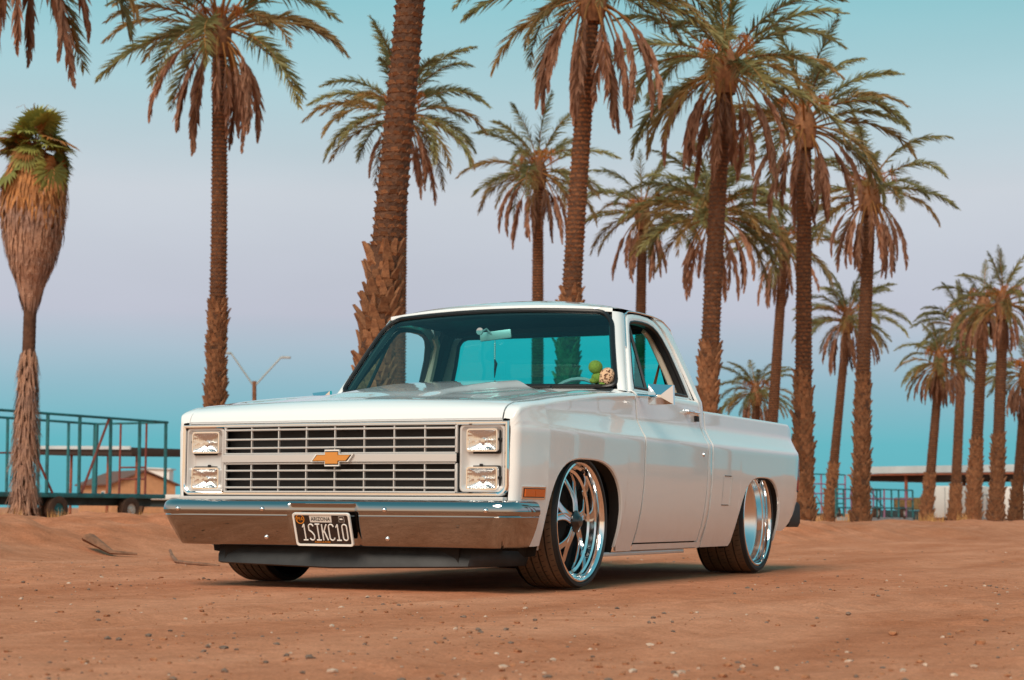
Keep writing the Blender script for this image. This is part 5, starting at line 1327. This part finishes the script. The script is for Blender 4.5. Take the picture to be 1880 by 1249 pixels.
# ================================================================== small things on the ground
# dry leaf bases lying by the berm
def curved(name, pts, rs, m, label, cat, flat=.5):
    o = MB().tube(pts, rs, 8, flat=flat).build(name, M[m]); tag(o, label, cat); return o
b0 = PZ(162, 1006, .06); b1 = PZ(205, 1014, .03); b2 = PZ(252, 1014, .03)
curved('dry_leaf_stalk', [Vector((b0.x, b0.y, gz(b0.x, b0.y)+.09)), Vector((b1.x, b1.y, gz(b1.x, b1.y)+.03)), Vector((b2.x, b2.y, gz(b2.x, b2.y)+.02))], [.075, .035, .015], 'wood_dry', 'dry palm leaf stalk lying at the foot of the left berm', 'leaf stalk')
q = [PZ(x, y, .02) for x, y in ((312, 1016), (316, 1021), (324, 1026), (345, 1030), (378, 1033), (402, 1034))]
curved('curved_frond_stalk', [Vector((p.x, p.y, gz(p.x, p.y)+h)) for p, h in zip(q, (.05, .03, .01, .01, .01, .01))], [.012, .014, .016, .016, .015, .012], 'wood_dry', 'curved pale dry stalk on the dirt beside the front bumper', 'leaf stalk', .8)
def rock_mesh(seed, n=1):
    rd = np.random.default_rng(seed); bm = bmesh.new(); bmesh.ops.create_icosphere(bm, subdivisions=n, radius=1)
    for v in bm.verts: v.co *= rd.uniform(.72, 1.15); v.co.z *= .62
    vs = [v.co.copy() for v in bm.verts]; bm.verts.index_update(); fs = [[v.index for v in f.verts] for f in bm.faces]; bm.free(); return vs, fs
M['pebble_grey'] = mat('grey_pebble', (.17, .115, .085), .8, var=(30, .4)); M['pebble_tan'] = mat('tan_pebble', (.50, .36, .27), .85, var=(30, .3)); M['clod'] = mat('dirt_clod', (.34, .145, .07), .95, var=(30, .3), bump=(60, .5, .004))
STONES = [(568, 1205, 18, 'pebble_grey', 'grey stone, largest pebble in front of the licence plate'), (412, 1226, 15, 'pebble_grey', 'dark pebble near the bottom edge left of centre'), (852, 1128, 10, 'pebble_grey', 'pointed dark pebble below the right end of the bumper'), (878, 1152, 11, 'pebble_grey', 'pointed dark pebble, lower of the two below the bumper end'),
          (627, 1240, 11, 'pebble_tan', 'pale pebble at the very bottom edge below the licence plate'), (1612, 1093, 8, 'pebble_grey', 'round dark pebble on the road right of the truck'), (1557, 1119, 11, 'pebble_grey', 'dark pebble on the road below the rear wheel, right'), (1640, 1161, 20, 'clod', 'flat brown clod of dirt in the right foreground'),
          (1800, 1176, 22, 'clod', 'pointed brown clod of dirt near the lower right corner'), (1500, 1125, 8, 'pebble_grey', 'small upright dark pebble left of a larger one below the truck tail')]
for k, (px, py, w, m_, lab) in enumerate(STONES):
    p = PZ(px, py, .005); D_ = (p-CAM).dot(FW); r = w*D_/FPX*.5; vs, fs = rock_mesh(900+k, 2); mb = MB(); mb.add([v*r for v in vs], fs); o = mb.build('stone', M[m_], ang=30); z = gz(p.x, p.y); o.location = (p.x, p.y, z+r*.3); tag(o, lab, 'stone', 'larger stones on the dirt road')
gv = MB(); rk_ = [rock_mesh(k, 1) for k in range(8)]; rnd = random.Random(77)
pts = []
while len(pts) < 2100:
    D_ = 4.2*math.exp(rnd.uniform(0, 1.55)); px = rnd.uniform(-40, 1920); z = 0; hy_ = 937.7+(px-940)*.00735; py = hy_+.3823*FPX/D_
    p = PZ(px, py, 0)
    if abs(p.x) < 1.0 and -.1 < p.y < 4.5: continue
    if p.x < interp(p.y, EY, EX)-.3: continue
    dens_ = float(fbm(np.array([p.x*.7]), np.array([p.y*.7]), 3)[0])
    if rnd.random() > .35+dens_*1.1+(.25 if p.x > 3 else 0): continue
    pts.append(p)
zs = ground_z(np.array([p.x for p in pts]), np.array([p.y for p in pts]))
for p, z in zip(pts, zs):
    r = .0030*math.exp(rnd.expovariate(2.0)); r = min(r, .012); vs, fs = rnd.choice(rk_); a = rnd.uniform(0, 6.28); c, s = math.cos(a), math.sin(a)
    gv.mi = rnd.choices((0, 1, 2), (.30, .12, .58))[0]
    k = rnd.uniform(.7, 1.5)
    gv.add([(p.x+(v.x*c*k-v.y*s)*r, p.y+(v.x*s*k+v.y*c)*r, z+v.z*r+r*.25) for v in vs], fs)
g = gv.build('gravel', [M['pebble_grey'], M['pebble_tan'], M['clod']], smooth=False, fix=False); tag(g, 'loose gravel and crumbs of dirt scattered over the road', 'gravel', kind='stuff')
